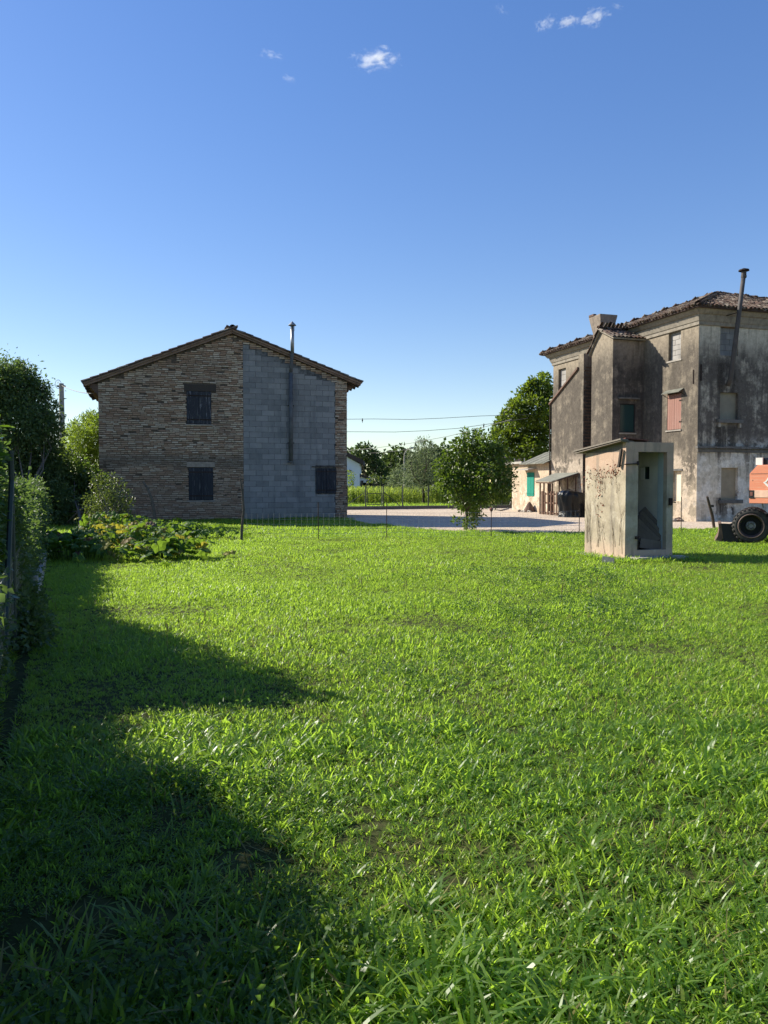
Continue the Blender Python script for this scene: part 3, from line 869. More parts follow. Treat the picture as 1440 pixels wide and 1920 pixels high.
    for kk in ('label', 'category'):
        if kk in fr: del fr[kk]
    bpy.data.objects.remove(fr)
    jz = gp(545, 700).z
    fp = MB().tube([(fl - .03, -.16, fz0), (fl - .01, -.16, jz)], .088, 14)
    fp.tube([(fl - .01, -.16, jz - .05), (fl, -.19, jz + .3), (fl + .02, -.36, gp(545, 662).z), (fl + .02, -.36, fz1)], .072, 14)
    flue = fp.build('flue_pipe', MAT['flue_dark'], th, smooth=True)
    MB().lathe([(.1, fz0 + 0), (.118, fz0 + .01), (.118, fz0 + .06), (.1, fz0 + .07)], 14, Matrix.Translation((fl - .03, -.16, 0))).build('collar', MAT['flue_dark'], flue)
    cz = fz1 - .16
    MB().tube([(fl + .02, -.36, gp(545, 664).z), (fl + .02, -.36, cz)], .078, 14).build('upper_section', MAT['steel'], flue, smooth=True)
    MB().lathe([(.002, fz1 + .2), (.17, fz1 + .03), (.17, fz1 + .015), (.002, fz1 + .05)], 14, Matrix.Translation((fl + .02, -.36, 0))).build('cap', MAT['steel'], flue)
    for a in (0, 2.1, 4.2):
        MB().bar((fl + .02 + .09 * math.cos(a), -.36 + .09 * math.sin(a), cz - .05), (fl + .02 + .1 * math.cos(a), -.36 + .1 * math.sin(a), fz1 + .04), .012).build('cap_strut', MAT['steel'], flue)
    for zz in (3.3, 4.9):
        MB().box(fl - .14, fl + .12, -.17, -.02, zz, zz + .03).build('bracket', MAT['iron'], flue)
    return th
brick_house()

# ================================================================== FARMHOUSE
def wall_open(mb, o, u, v, n, W, H, ops, depth):
    """wall face at o spanned by u (W) and v (H); openings (u0,u1,v0,v1) get reveals going along n by depth"""
    us = sorted({0, W, *[a for q in ops for a in q[:2]]}); vsn = sorted({0, H, *[a for q in ops for a in q[2:]]})
    P = lambda a, b, c=0.0: o + u * a + v * b + n * c
    for i in range(len(us) - 1):
        for j in range(len(vsn) - 1):
            cu, cv = (us[i] + us[i+1]) / 2, (vsn[j] + vsn[j+1]) / 2
            if any(q[0] < cu < q[1] and q[2] < cv < q[3] for q in ops): continue
            mb.add([P(us[i], vsn[j]), P(us[i+1], vsn[j]), P(us[i+1], vsn[j+1]), P(us[i], vsn[j+1])], [(0, 1, 2, 3)])
    for (a, b, c, d) in ops:
        for (p, q) in (((a, c), (b, c)), ((b, c), (b, d)), ((b, d), (a, d)), ((a, d), (a, c))):
            mb.add([P(*p), P(*q), P(*q, depth), P(*p, depth)], [(0, 1, 2, 3)])

def farmhouse():
    o = FC
    th = thing('farmhouse', 'tall weathered three-storey farmhouse with grimy plaster and hipped tile roof', 'house', o, AZ)
    X, Y, Z = Vector((1, 0, 0)), Vector((0, 1, 0)), Vector((0, 0, 1))
    LW, FW, H = 11.6, 13.0, 8.02
    lp = lambda px, py, x=0.0: to_local(hit(px, py, o + E * x, E), o)    # on a plane parallel to the long side
    fp = lambda px, py, y=0.0: to_local(hit(px, py, o + D * y, D), o)    # on a plane parallel to the front
    def lrect(x0, y0, x1, y1):
        a, b = lp(x1, (y0 + y1) / 2), lp(x0, (y0 + y1) / 2); xm = (x0 + x1) / 2
        return (a.y, b.y, lp(xm, y1).z, lp(xm, y0).z)
    def frect(x0, y0, x1, y1):
        a, b = fp(x0, (y0 + y1) / 2), fp(x1, (y0 + y1) / 2); xm = (x0 + x1) / 2
        return (a.x, b.x, fp(xm, y1).z, fp(xm, y0).z)
    l_up, l_mid, l_low = lrect(1253.5, 617, 1276.5, 675), lrect(1251, 738, 1277, 806), lrect(1259, 883, 1277, 940)
    l_far = lrect(1047, 691, 1061, 745)
    f_up, f_mid, f_low = frect(1350.5, 608, 1384.5, 667), frect(1350, 736, 1384, 787), frect(1352, 877, 1383.5, 937)
    fops = [f_up, f_mid, f_low]
    for k in range(1, 4):                                               # the same windows go on to the right, outside the frame
        for q in (f_up, f_mid, f_low): fops.append((q[0] + 3.1 * k, q[1] + 3.1 * k, q[2], q[3]))
    m = MB(); wall_open(m, Vector((0, 0, 0)), Y, Z, X, LW, H, [l_up, l_mid, l_low, l_far], .22)
    m.build('wall', MAT['plaster_side'], th, fixn=False)
    m = MB(); wall_open(m, Vector((0, 0, 0)), X, Z, Y, FW, H, fops, .2)
    m.build('wall', MAT['plaster_front'], th, fixn=False)
    m = MB(); wall_open(m, Vector((FW, 0, 0)), Y, Z, -X, LW, H, [], .2); wall_open(m, Vector((0, LW, 0)), X, Z, -Y, FW, H, [], .2)
    m.build('wall', MAT['plaster_side'], th, fixn=False)
    # cornice: a profile swept round the eaves
    prof = [(0.0, H), (.06, H + .02), (.07, H + .16), (.10, H + .17), (.16, H + .34), (.17, H + .42), (.24, H + .44), (.34, H + .58), (.36, H + .66), (.0, H + .665)]
    cm = MB()
    for (off, z) in prof:
        cm.v.extend([(-off, -off, z), (FW + off, -off, z), (FW + off, LW + off, z), (-off, LW + off, z)])
    for i in range(len(prof) - 1):
        for k in range(4):
            k2 = (k + 1) % 4
            cm.f.append((4*i + k, 4*i + k2, 4*(i+1) + k2, 4*(i+1) + k))
    cm.build('cornice', MAT['cornice'], th)
    # hipped roof
    ov = .50; ez = H + .665; pit = .37
    half = LW / 2 + ov; rz = ez + half * pit
    a, b, c, d = Vector((-ov, -ov, ez)), Vector((FW + ov, -ov, ez)), Vector((FW + ov, LW + ov, ez)), Vector((-ov, LW + ov, ez))
    r0, r1 = Vector((LW / 2, LW / 2, rz)), Vector((FW - LW / 2, LW / 2, rz))
    rm = MB(); lo = Vector((0, 0, -.05))
    rm.add([a, b, c, d, r0, r1, a + lo, b + lo, c + lo, d + lo], [(0, 1, 5, 4), (1, 2, 5), (2, 3, 4, 5), (3, 0, 4), (0, 6, 7, 1), (1, 7, 8, 2), (2, 8, 9, 3), (3, 9, 6, 0), (6, 9, 8, 7)])
    roof = rm.build('roof', MAT['far_roof'], th)
    first, second, rest = [], [], []
    faces = [(a, b, r0, r1, 'front'), (d, a, r0, r0, 'left'), (c, d, r1, r0, 'back'), (b, c, r1, r1, 'right')]
    for (p, q, s, t_, nm) in faces:
        u = (q - p).normalized(); W = (q - p).length
        mid = (p + q) / 2; top = (s + t_) / 2
        vdir = top - mid; vdir -= u * vdir.dot(u); Ls = vdir.length; v = vdir.normalized(); n = u.cross(v).normalized()
        us_, ut_ = (s - p).dot(u), (t_ - p).dot(u)
        lo_u, hi_u = min(us_, ut_), max(us_, ut_)
        ncol = int(W / .21); nr = int(Ls / .37) + 1
        for ci in range(ncol + 1):
            uu = ci * .21 + .02
            for ri in range(nr):
                vv = ri * .37 - .05
                f = max(0, vv) / Ls
                if uu < lo_u * f + .02 or uu > W - (W - hi_u) * f - .02 or vv + .3 > Ls: continue
                off = p + u * uu + v * vv + n * .012
                M = tile_matrix(off, u, v, 1.6)
                M2 = tile_matrix(off + u * .105 + n * .085, -u, v, 1.0)
                if nm == 'front' and off.x < 5.6:
                    first.append((ri, M)); rest.append(M2)
                elif nm == 'left' and ri < 2: second.append((ri, M)); rest.append(M2)
                else: rest.append(M); rest.append(M2)
    hips = []
    for (p, q) in ((a, r0), (d, r0), (b, r1), (c, r1), (r0, r1)):
        v = (q - p).normalized(); u = v.cross(Z).normalized(); L = (q - p).length; k = 0.0
        while k < L - .2:
            hips.append(tile_matrix(p + v * k + Vector((0, 0, .045)), u, v) @ Matrix.Diagonal((1.3, 1, 1.25, 1))); k += .38
    first.sort(key=lambda x: x[0])
    order = hips[:38] + [m_ for _, m_ in first] + [m_ for _, m_ in second]
    lay_tiles(order[:298] + order[298:] + hips[38:] + rest, roof, 298)
    # windows of the long side
    def win_l(q, mat, lab, name='window'):
        w = MB().box(.16, .2, q[0], q[1], q[2], q[3]).build(name, mat, th); w['label'] = lab; return w
    w = win_l(l_up, MAT['block_pale'], 'top floor window of the lit side walled up with pale blocks')
    bh = (l_up[3] - l_up[2]) / 6
    for r_ in range(6):
        ks = [l_up[0], (l_up[0] + l_up[1]) / 2 + (.12 if r_ % 2 else -.12), l_up[1]]
        for k in range(2):
            MB().box(.135, .158, ks[k] + .008, ks[k+1] - .008, l_up[2] + r_ * bh + .008, l_up[2] + (r_ + 1) * bh - .008).build('concrete_block', MAT['block_pale'], w)
    MB().box(-.03, .1, l_up[0] - .08, l_up[1] + .08, l_up[2] - .07, l_up[2] - .003).build('sill', MAT['concrete'], w)
    w = win_l(l_far, MAT['block_pale'], 'far window under the eaves walled up with pale blocks')
    for r_ in range(5):
        bh2 = (l_far[3] - l_far[2]) / 5
        MB().box(.135, .158, l_far[0] + .01, l_far[1] - .01, l_far[2] + r_ * bh2 + .008, l_far[2] + (r_ + 1) * bh2 - .008).build('concrete_block', MAT['block_pale'], w)
    w = win_l(l_mid, MAT['black'], 'middle window closed by two faded pink shutters under a tin hood')
    ym = (l_mid[0] + l_mid[1]) / 2
    for (y0, y1) in ((l_mid[0] + .01, ym - .005), (ym + .005, l_mid[1] - .01)):
        sh = MB().box(.03, .05, y0, y1, l_mid[2] + .03, l_mid[3] - .02).build('shutter', MAT['shutter_pink'], w)
        n = 3
        for k in range(n):
            MB().box(.012, .028, y0 + (y1 - y0) * k / n + .004, y0 + (y1 - y0) * (k + 1) / n - .004, l_mid[2] + .02, l_mid[3] - .03).build('plank', MAT['shutter_pink'], sh)
    hd = MB()
    hz = l_mid[3]
    hd.prism([(-.26, l_mid[0] - .16, hz + .0), (-.004, l_mid[0] - .16, hz + .16), (-.004, l_mid[1] + .08, hz + .16), (-.26, l_mid[1] + .08, hz + .0)], (0, 0, .018))
    hd.build('hood', MAT['fibre'], w)
    for yy in (l_mid[0] - .2, l_mid[1] + .05): MB().bar((-.22, yy, hz), (-.01, yy, hz - .12), .02).build('hood_bracket', MAT['iron'], w)
    MB().box(-.05, .1, l_mid[0] - .05, l_mid[1] + .05, l_mid[2] - .06, l_mid[2] - .003).build('sill', MAT['concrete'], w)
    for zz in (l_mid[2] + .3, l_mid[3] - .35): MB().box(-.012, .01, l_mid[0] - .06, l_mid[0] + .12, zz, zz + .05).build('hinge', MAT['iron'], w)
    w = win_l(l_low, MAT['infill_cream'], 'ground floor window of the lit side filled in cream')
    MB().box(-.03, .1, l_low[0] - .08, l_low[1] + .1, l_low[3] + .003, l_low[3] + .09).build('lintel', MAT['sill'], w)
    # windows of the front
    def win_f(q, mat, lab):
        w = MB().box(q[0], q[1], .14, .18, q[2], q[3]).build('window', mat, th)
        if lab: w['label'] = lab
        return w
    for k in range(4):
        dx = 3.1 * k
        q = (f_up[0] + dx, f_up[1] + dx, f_up[2], f_up[3])
        w = win_f(q, MAT['joint'], 'top floor front window walled up with grey blocks' if k == 0 else None)
        hts = [0, .28, .58, .85, 1.12, q[3] - q[2] - .16]
        hgt = q[3] - q[2]
        for r_ in range(5):
            z0, z1 = q[2] + hgt * r_ / 5.6, q[2] + hgt * (r_ + 1) / 5.6
            cut = q[0] + (q[1] - q[0]) * (.42 if r_ % 2 else .62)
            for (x0, x1) in ((q[0], cut), (cut, q[1])):
                MB().box(x0 + .008, x1 - .008, .115, .138, z0 + .006, z1 - .006).build('concrete_block', MAT['block'], w)
        for (x0, x1) in ((0, .3), (.3, .62), (.62, 1)):
            MB().box(q[0] + (q[1] - q[0]) * x0 + .01, q[0] + (q[1] - q[0]) * x1 - .01, .11, .138, q[3] - hgt * .10, q[3] - hgt * .03).build('brick', MAT['brick'], w)
        q = (f_mid[0] + dx, f_mid[1] + dx, f_mid[2], f_mid[3])
        w = win_f(q, MAT['infill_grey'], 'middle front window filled in olive plaster over a broken sill' if k == 0 else None)
        MB().box(q[0] - .16, q[1] + .16, -.14, .1, q[2] - .14, q[2] - .004).build('sill', MAT['sill'], w)
        MB().box(q[0] - .1, q[0] - .02, -.09, -.002, q[2] - .32, q[2] - .145).build('sill_bracket', MAT['concrete'], w)
        MB().box(q[1] + .02, q[1] + .1, -.09, -.002, q[2] - .32, q[2] - .145).build('sill_bracket', MAT['concrete'], w)
        q = (f_low[0] + dx, f_low[1] + dx, f_low[2], f_low[3])
        w = win_f(q, MAT['infill_tan'], 'ground floor front window filled in tan plaster over a stone sill' if k == 0 else None)
        MB().box(q[0] - .14, q[1] + .2, -.10, .1, q[2] - .15, q[2] - .004).build('sill', MAT['sill'], w)
    # string course across the front
    z0 = fp(1340, 838).z
    sc = MB()
    xx = -.1
    while xx < FW:
        L = random.uniform(.35, .6)
        sc.box(xx, min(FW, xx + L) - .004, -.13 - random.uniform(0, .03), -.003, z0 - random.uniform(.05, .08), z0 + random.uniform(.0, .03)); xx += L
    sc.box(0, FW, -.05, -.003, z0 - .22, z0 - .085)
    sc.build('string_course', MAT['sill'], th)
    # iron wall ties
    for (p, ax) in ((lp(1300.5, 705), 0), (fp(1314, 698), 1)):
        t_ = MB()
        if ax == 0: t_.box(-.03, -.002, p.y - .02, p.y + .02, p.z - .32, p.z + .26)
        else: t_.box(p.x - .03, p.x + .03, -.04, -.002, p.z - .35, p.z + .32); 
        if ax == 1: t_.box(p.x - .02, p.x + .08, -.06, -.042, p.z - .02, p.z + .03)
        t_.build('wall_tie', MAT['iron'], th)
    # leaning flue on the front
    q0, q1, q2 = fp(1369, 722, -.3), fp(1386, 585, -.7), fp(1394, 514, -.7)
    fl = MB().tube([(q0.x, -.16, q0.z), (q0.x + .02, -.3, q0.z + .25), (q1.x, -.7, q1.z), (q2.x, -.72, q2.z)], [.10, .10, .085, .085], 12).build('flue_pipe', MAT['flue_black'], th, smooth=True)
    fl['label'] = 'dark leaning flue pipe rising past the roof edge'
    M = Matrix.Translation((q2.x, -.72, q2.z))
    MB().lathe([(.09, -.16), (.11, -.14), (.11, -.06), (.10, -.05), (.1, .06), (.1, .10), (.002, .10)], 12, M).build('collar', MAT['flue_black'], fl)
    MB().lathe([(.002, .24), (.20, .17), (.21, .12), (.18, .12), (.002, .15)], 12, M).build('cap', MAT['iron'], fl)
    p = fp(1374, 590, 0)
    MB().bar((p.x - .5, -.02, p.z - .12), (q1.x - .05, -.68, q1.z - .02), .03).build('stay', MAT['iron'], fl)
    # bay with its own little roof
    bx = -1.62
    y0, y1 = 3.6, 5.28
    pk = lp(1127, 624, bx); zn = lp(1147, 637, bx).z; zf = lp(1106, 664, bx).z
    bw = lrect(1162, 757, 1191, 811)
    m = MB()
    m.add([(bx, y0, 0), (bx, y1, 0), (bx, y1, zf), (bx, pk.y, pk.z), (bx, y0, zn)], [(0, 1, 2, 3, 4)])
    bay = m.build('bay', MAT['plaster_side'], th, fixn=False)
    yb = to_local(hit(1148, 780, o + D * y0, D), o)
    bp = lambda px, py: to_local(hit(px, py, o + D * y0, D), o)
    a_, b_ = bp(1162, 784), bp(1191, 784)
    q = (a_.x - bx, b_.x - bx, bp(1176, 811).z, bp(1176, 757).z)
    m = MB(); wall_open(m, Vector((bx, y0, 0)), X, Z, Y, 1.617, zn, [q], .1)
    m.add([(bx, y1, 0), (-.003, y1, 0), (-.003, y1, zf), (bx, y1, zf)], [(3, 2, 1, 0)])
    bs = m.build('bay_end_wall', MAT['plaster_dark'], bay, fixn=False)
    w = MB().box(bx + q[0] + .03, bx + q[1] - .03, y0 + .06, y0 + .075, q[2] + .03, q[3] - .03).build('window', MAT['glass'], th); w['label'] = 'greenish glazed window in the shaded end of the bay'
    fr = MB()
    for (x0, x1, z0_, z1_) in ((q[0], q[1], q[2], q[2] + .04), (q[0], q[1], q[3] - .04, q[3]), (q[0], q[0] + .04, q[2] + .04, q[3] - .04), (q[1] - .04, q[1], q[2] + .04, q[3] - .04)):
        fr.box(bx + x0, bx + x1, y0 + .03, y0 + .085, z0_, z1_)
    fr.build('frame', MAT['black'], w)
    MB().box(bx + q[0] - .12, bx + q[1] + .14, y0 - .16, y0 - .002, q[3] + .2, q[3] + .27).build('shelf', MAT['sill'], w)
    MB().box(bx + q[0] - .04, bx + q[1] + .04, y0 - .05, y0 - .002, q[2] - .08, q[2] - .01).build('sill', MAT['concrete'], w)
    ro = .16
    pn, pf, pp = Vector((bx - .1, y0 - ro, zn + .0)), Vector((bx - .1, y1 + .16, zf - .10)), Vector((bx - .1, pk.y, pk.z + .06))
    m = MB(); tz = Vector((0, 0, .07))
    m.prism([pn, pp, pf, pf + tz, pp + tz, pn + tz], (1.72, 0, 0))
    br = m.build('bay_roof', MAT['cornice'], bay)
    ts = []
    for (p, sgn) in ((pn, 1), (pf, -1)):
        v = (pp - p).normalized(); L = (pp - p).length
        for k in range(9):
            for r_ in range(int(L / .33) + 1):
                off = p + v * (r_ * .33 - .06) + Vector((.02 + k * .21, 0, .085))
                ts.append(tile_matrix(off, X * sgn, v, 1.4))
    for k in range(5): ts.append(tile_matrix(pp + Vector((-.05 + k * .38, 0, .13)), Vector((0, -1, 0)), X) @ Matrix.Diagonal((1.25, 1, 1.2, 1)))
    lay_tiles(ts, br, len(ts))
    # annex with the raking coping, further along the side
    ax, t0, t1 = -1.23, 6.6, 9.65
    zh = lp(1085, 693, ax).z; zl = lp(1034, 757, ax).z; zt = lp(1090, 664, ax).z
    yk = lp(1084, 750, ax).y
    m = MB()
    m.prism([(ax, t0, 0), (ax, t1, 0), (ax, t1, zl), (ax, yk, zh), (ax, yk, zt), (ax, t0, zt)], (-ax - .004, 0, 0))
    an = m.build('annex', MAT['plaster_side'], th)
    m = MB().box(ax + .004, -.006, t0 - .012, t0 - .001, 0, zt - .03)
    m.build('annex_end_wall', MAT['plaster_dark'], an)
    for k in range(44):                                                 # dark old bricks of the shaded end
        zz = .5 + k * .155
        x_ = ax + .02 + (k % 2) * .1
        while x_ < -.35 and zz < zt - .2:
            MB().box(x_, x_ + .25, t0 - .035, t0 - .013, zz, zz + .06).build('brick', MAT['rubble_dark'], an); x_ += .27
            if len(an.children) > 170: break
    m = MB().prism([(ax - .09, yk - .02, zh + .02), (ax - .09, t1 + .12, zl - .06), (ax - .09, t1 + .12, zl + .04), (ax - .09, yk - .02, zh + .12)], (1.3, 0, 0))
    m.build('coping', MAT['rubble_dark'], an)
    MB().tube([(ax - .05, t1 + .02, zl - .05), (ax - .05, t1 + .02, .1)], .035, 6).build('downpipe', MAT['iron'], an)
    # flared chimney
    cx, cy, cz0, cz1 = -.40, 6.25, 8.35, 0
    cz1 = lp(1122, 589, cx - .5).z
    ch = MB()
    zs = [(cz0 - .8, .32), (cz0 + .25, .32), (cz0 + .45, .33), (cz0 + (cz1 - cz0) * .55, .38), (cz1 - .06, .475), (cz1, .475)]
    for (z, r) in zs:
        ch.v.extend([(cx - r, cy - r, z), (cx + r, cy - r, z), (cx + r, cy + r, z), (cx - r, cy + r, z)])
    for i in range(len(zs) - 1):
        for k in range(4):
            ch.f.append((4*i + k, 4*i + (k+1) % 4, 4*i + 4 + (k+1) % 4, 4*i + 4 + k))
    n4 = 4 * (len(zs) - 1); ch.f.append((n4, n4 + 1, n4 + 2, n4 + 3))
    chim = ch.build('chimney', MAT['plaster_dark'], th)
    MB().box(cx - .5, cx - .34, cy + .05, cy + .46, cz1 + .002, cz1 + .10).build('loose_brick', MAT['rubble_dark'], chim)
    MB().box(cx - .32, cx + .32, cy - .32, cy + .32, cz1 - .04, cz1 + .004).build('flue_mouth', MAT['black'], chim)
    return th
farmhouse()

# ------------------------------------------------------------------ low outbuilding with the green shutter
def outbuilding():
    o = FC
    th = thing('outbuilding', 'low cream outbuilding with a green shutter beyond the tall farmhouse', 'outbuilding', o + E * -1.25 + D * 9.7, AZ)
    # local: x from 0 (lit face) inwards, y along the side
    L = 4.3; Wd = 3.2; H = 2.66
    g = lambda px, py: to_local(hit(px, py, o + E * -1.25, E), o + E * -1.25 + D * 9.7)
    a, b = g(1002, 904), g(989, 904)
    q = (a.y, b.y, g(996, 930).z, g(996, 886).z)
    m = MB(); X, Y, Z = Vector((1, 0, 0)), Vector((0, 1, 0)), Vector((0, 0, 1))
    wall_open(m, Vector((0, 0, 0)), Y, Z, X, L, H, [q], .15)
    wall_open(m, Vector((0, L, 0)), X, Z, -Y, Wd, H, [], .1)
    m.prism([(0, .3, H), (1.2, .3, H + .35), (1.2, 2.6, H + .35), (0, 2.6, H)], (0, 0, .001))
    m.add([(0.002, .02, H), (1.18, .02, H), (1.18, .02, H + .42)], [(0, 1, 2)])
    m.build('wall', MAT['cream'], th, fixn=False)
    w = MB().box(.10, .14, q[0], q[1], q[2], q[3]).build('window', MAT['black'], th)
    ym = (q[0] + q[1]) / 2
    for (y0, y1) in ((q[0], ym - .005), (ym + .005, q[1])):
        s = MB().box(-.02, .0, y0, y1, q[2], q[3]).build('shutter', MAT['shutter_green'], w)
        for k in range(2):
            MB().box(-.038, -.022, y0 + (y1 - y0) * k / 2 + .005, y0 + (y1 - y0) * (k + 1) / 2 - .005, q[2], q[3]).build('plank', MAT['shutter_green'], s)
        for zz in (q[2] + .12, q[3] - .22): MB().box(-.055, -.04, y0, y1, zz, zz + .04).build('strap_hinge', MAT['shutter_green'], s)
    MB().prism([(-.02, q[0] - .25, q[3] + .18), (-.5, q[0] - .2, q[3] + .12), (-.5, q[1] + .35, q[3] + .12), (-.02, q[1] + .35, q[3] + .18)], (0, 0, .06)).build('hood', MAT['concrete'], w)
    # roofs
    MB().box(-.25, Wd + .2, 2.7, L + .55, H + .004, H + .13).build('roof_slab', MAT['plinth'], th)
    rs = MB()
    A, B = Vector((-.42, -.1, H - .06)), Vector((1.25, -.1, H + .62))
    n = 9
    for k in range(n):
        y0, y1 = -.12 + k * .31, -.12 + (k + 1) * .31
        rs.prism([A + Vector((0, y0 + .1, 0)), B + Vector((0, y0 + .1, 0)), B + Vector((0, y1 + .092, 0)), A + Vector((0, y1 + .092, 0))], (0, 0, .035 + .012 * (k % 2)))
    rs.build('roof', MAT['fibre'], th)
    for yy in (3.0, 4.2): MB().tube([(.1, yy, H + .13), (.1, yy, H + .33)], .03, 6).build('vent_stub', MAT['steel'], th)
    return th
outbuilding()

# ------------------------------------------------------------------ porch, pallet fence, wrapped bundle
PO = FC + E * -1.25 + D * 6.7                        # foot of the annex, near end
def porch():
    th = thing('lean_to_porch', 'low lean-to porch of grey sheeting on thin brown posts', 'porch', PO, AZ)
    g = lambda px, py, x: to_local(hit(px, py, PO + E * x, E), PO)
    e0, e1 = g(1003, 903, -1.15), g(1034, 903.5, -1.15)
    zr = g(1084, 887, -.02).z
    A, B = Vector((-1.15, e1.y, e1.z)), Vector((-1.15, e0.y, e0.z))
    C_, D_ = Vector((-.02, e0.y - .1, zr)), Vector((-.02, .15, zr))
    m = MB(); m.prism([A, B, C_, D_], (0, 0, .03)); m.build('roof', MAT['fibre'], th)
    MB().bar(A + Vector((.06, .05, -.05)), B + Vector((.06, -.05, -.05)), .06).build('beam', MAT['wood_brown'], th)
    MB().bar(A + Vector((.04, .02, -.03)), D_ + Vector((-.02, .02, -.03)), .05).build('beam', MAT['wood_brown'], th)
    for f in (.05, .3, .55, .78):
        p = A.lerp(B, f)
        MB().bar((p.x + .1, p.y, 0), (p.x + .1, p.y, p.z - .08), .06).build('post', MAT['wood_brown'], th)
    for f in (.3, .6, .9):
        p = A.lerp(D_, f); MB().bar((p.x, p.y + .04, 0), (p.x, p.y + .04, p.z - .08), .05).build('post', MAT['wood_brown'], th)
    return e0, e1
pe0, pe1 = porch()
def pickets():
    g = lambda px, py, x: to_local(hit(px, py, PO + E * x, E), PO)
    y0, y1 = g(1050, 930, -1.35).y, g(1017, 930, -1.35).y
    th = thing('pallet_fence', 'brown pallet fence panel standing under the lean-to porch', 'fence', PO, AZ)
    n = 7; top = g(1030, 922, -1.35).z
    for k in range(n):
        y = y0 + (y1 - y0) * k / (n - 1)
        w = .05 if k < n - 1 else .09
        MB().box(-1.37, -1.345, y - w, y + w, 0.03, top + random.uniform(-.04, .04)).build('slat', MAT['wood_brown'], th)
    for zz in (.1, top * .52, top * .9):
        MB().box(-1.343, -1.31, y0 - .1, y1 + .1, zz - .04, zz + .04).build('rail', MAT['wood_brown'], th)
pickets()
def wrapped_bundle():
    c = at(1071, 960, 35.9); c.z = 0
    th = MB()
    W, Dp, H = .54, .45, 1.30
    seg, rows = 40, 14
    rr = np.random.default_rng(3); ph = rr.uniform(0, 6.28, 8)
    for j in range(rows + 1):
        t = j / rows
        for i in range(seg):
            a = 2 * math.pi * i / seg
            ca, sa = math.cos(a), math.sin(a)
            k = (abs(ca) ** 5 + abs(sa) ** 5) ** (-1 / 5)
            k *= 1.0 if t < .8 else max(.02, math.cos((t - .8) / .2 * math.pi / 2)) ** .45
            fold = .035 * math.sin(9 * a + ph[0] + 2 * t) + .025 * math.sin(15 * a + ph[1] - 3 * t) + .03 * math.sin(5 * a + 6 * t + ph[2])
            bul = 1 + .06 * math.sin(t * 5 + ph[3]) + (.06 if t < .08 else 0)
            th.v.append((W * ca * k * bul + fold * ca, Dp * sa * k * bul + fold * sa, H * min(1, t * 1.02) - (.06 * (1 + math.cos(a)) * t)))
    for j in range(rows):
        for i in range(seg):
            i2 = (i + 1) % seg
            th.f.append((j*seg + i, j*seg + i2, (j+1)*seg + i2, (j+1)*seg + i))
    th.f.append(tuple(rows * seg + i for i in range(seg)))
    o = th.build('wrapped_bundle', MAT['plastic'], None, smooth=True)
    o.location = c; o.rotation_euler = (0, 0, AZ)
    tag(o, 'bulky bundle wrapped in glossy black plastic beside the pallet fence', 'bundle')
wrapped_bundle()
def rubble(name, label, cat, c, n, sx, sy, smin, smax, mats, seed):
    rr = random.Random(seed)
    th = thing(name, label, cat, c, AZ)
    for i in range(n):
        s = rr.uniform(smin, smax); bm = bmesh.new()
        bmesh.ops.create_icosphere(bm, subdivisions=1, radius=s)
        for v in bm.verts: v.co = Vector((v.co.x * rr.uniform(.8, 1.5), v.co.y * rr.uniform(.7, 1.3), v.co.z * rr.uniform(.5, .9)))
        me = bpy.data.meshes.new('rubble_piece'); bm.to_mesh(me); bm.free()
        o = link('rubble_piece', me, rr.choice(mats), th)
        o.location = (rr.gauss(0, sx), rr.gauss(0, sy), s * .45); o.rotation_euler = (rr.uniform(-.3, .3), rr.uniform(-.3, .3), rr.uniform(0, 6))
    return th
rp = gnd(995, 960)
r_ = rubble('rubble_heap', 'small heap of broken bricks and stones below the green shutter', 'rubble', rp, 26, .55, .25, .05, .13, [MAT['stone'], MAT['rubble_dark'], MAT['concrete']], 5)
o = MB().lathe([(.34, 0), (.3, .12), (.2, .3), (.1, .48), (.02, .56)], 9, Matrix.Translation((-.05, 0.05, 0))).build('rubble_piece', MAT['rubble_dark'], r_)
rubble('rubble_heap', 'dark rubble lump at the farmhouse wall right of the outhouse', 'rubble', gnd(1277, 978), 7, .25, .1, .08, .16, [MAT['rubble_dark'], MAT['stone']], 8)
hp = [gnd(x, y, .04) for x, y in ((925, 955), (938, 957), (950, 954), (955, 949))] + [at(958, 940, 46.0), at(960, 934, 46.3)]
tag(MB().tube(hp, .035, 6).build('hose', MAT['hose'], None, smooth=True), 'pale curved hose lying on the gravel left of the cream outbuilding', 'hose')

# leaning dark post at the farmhouse front
p0, p1 = gnd(1340, 990), at(1326, 931, 26.4)
mb = MB().tube([p0 - Vector((0, 0, .1)), p0.lerp(p1, .4) + Vector((.02, 0, 0)), p1], [.05, .055, .04], 7)
lp_ = thing('leaning_post', 'black charred post leaning in the grass before the farmhouse front', 'post', p0)
mb2 = MB(); mb2.v = [tuple(Vector(v) - p0) for v in mb.v]; mb2.f = mb.f
mb2.build('post', MAT['wood_dark'], lp_)
MB().box(-.16, -.06, -.05, .05, .74, .82).build('knot', MAT['wood_dark'], lp_)

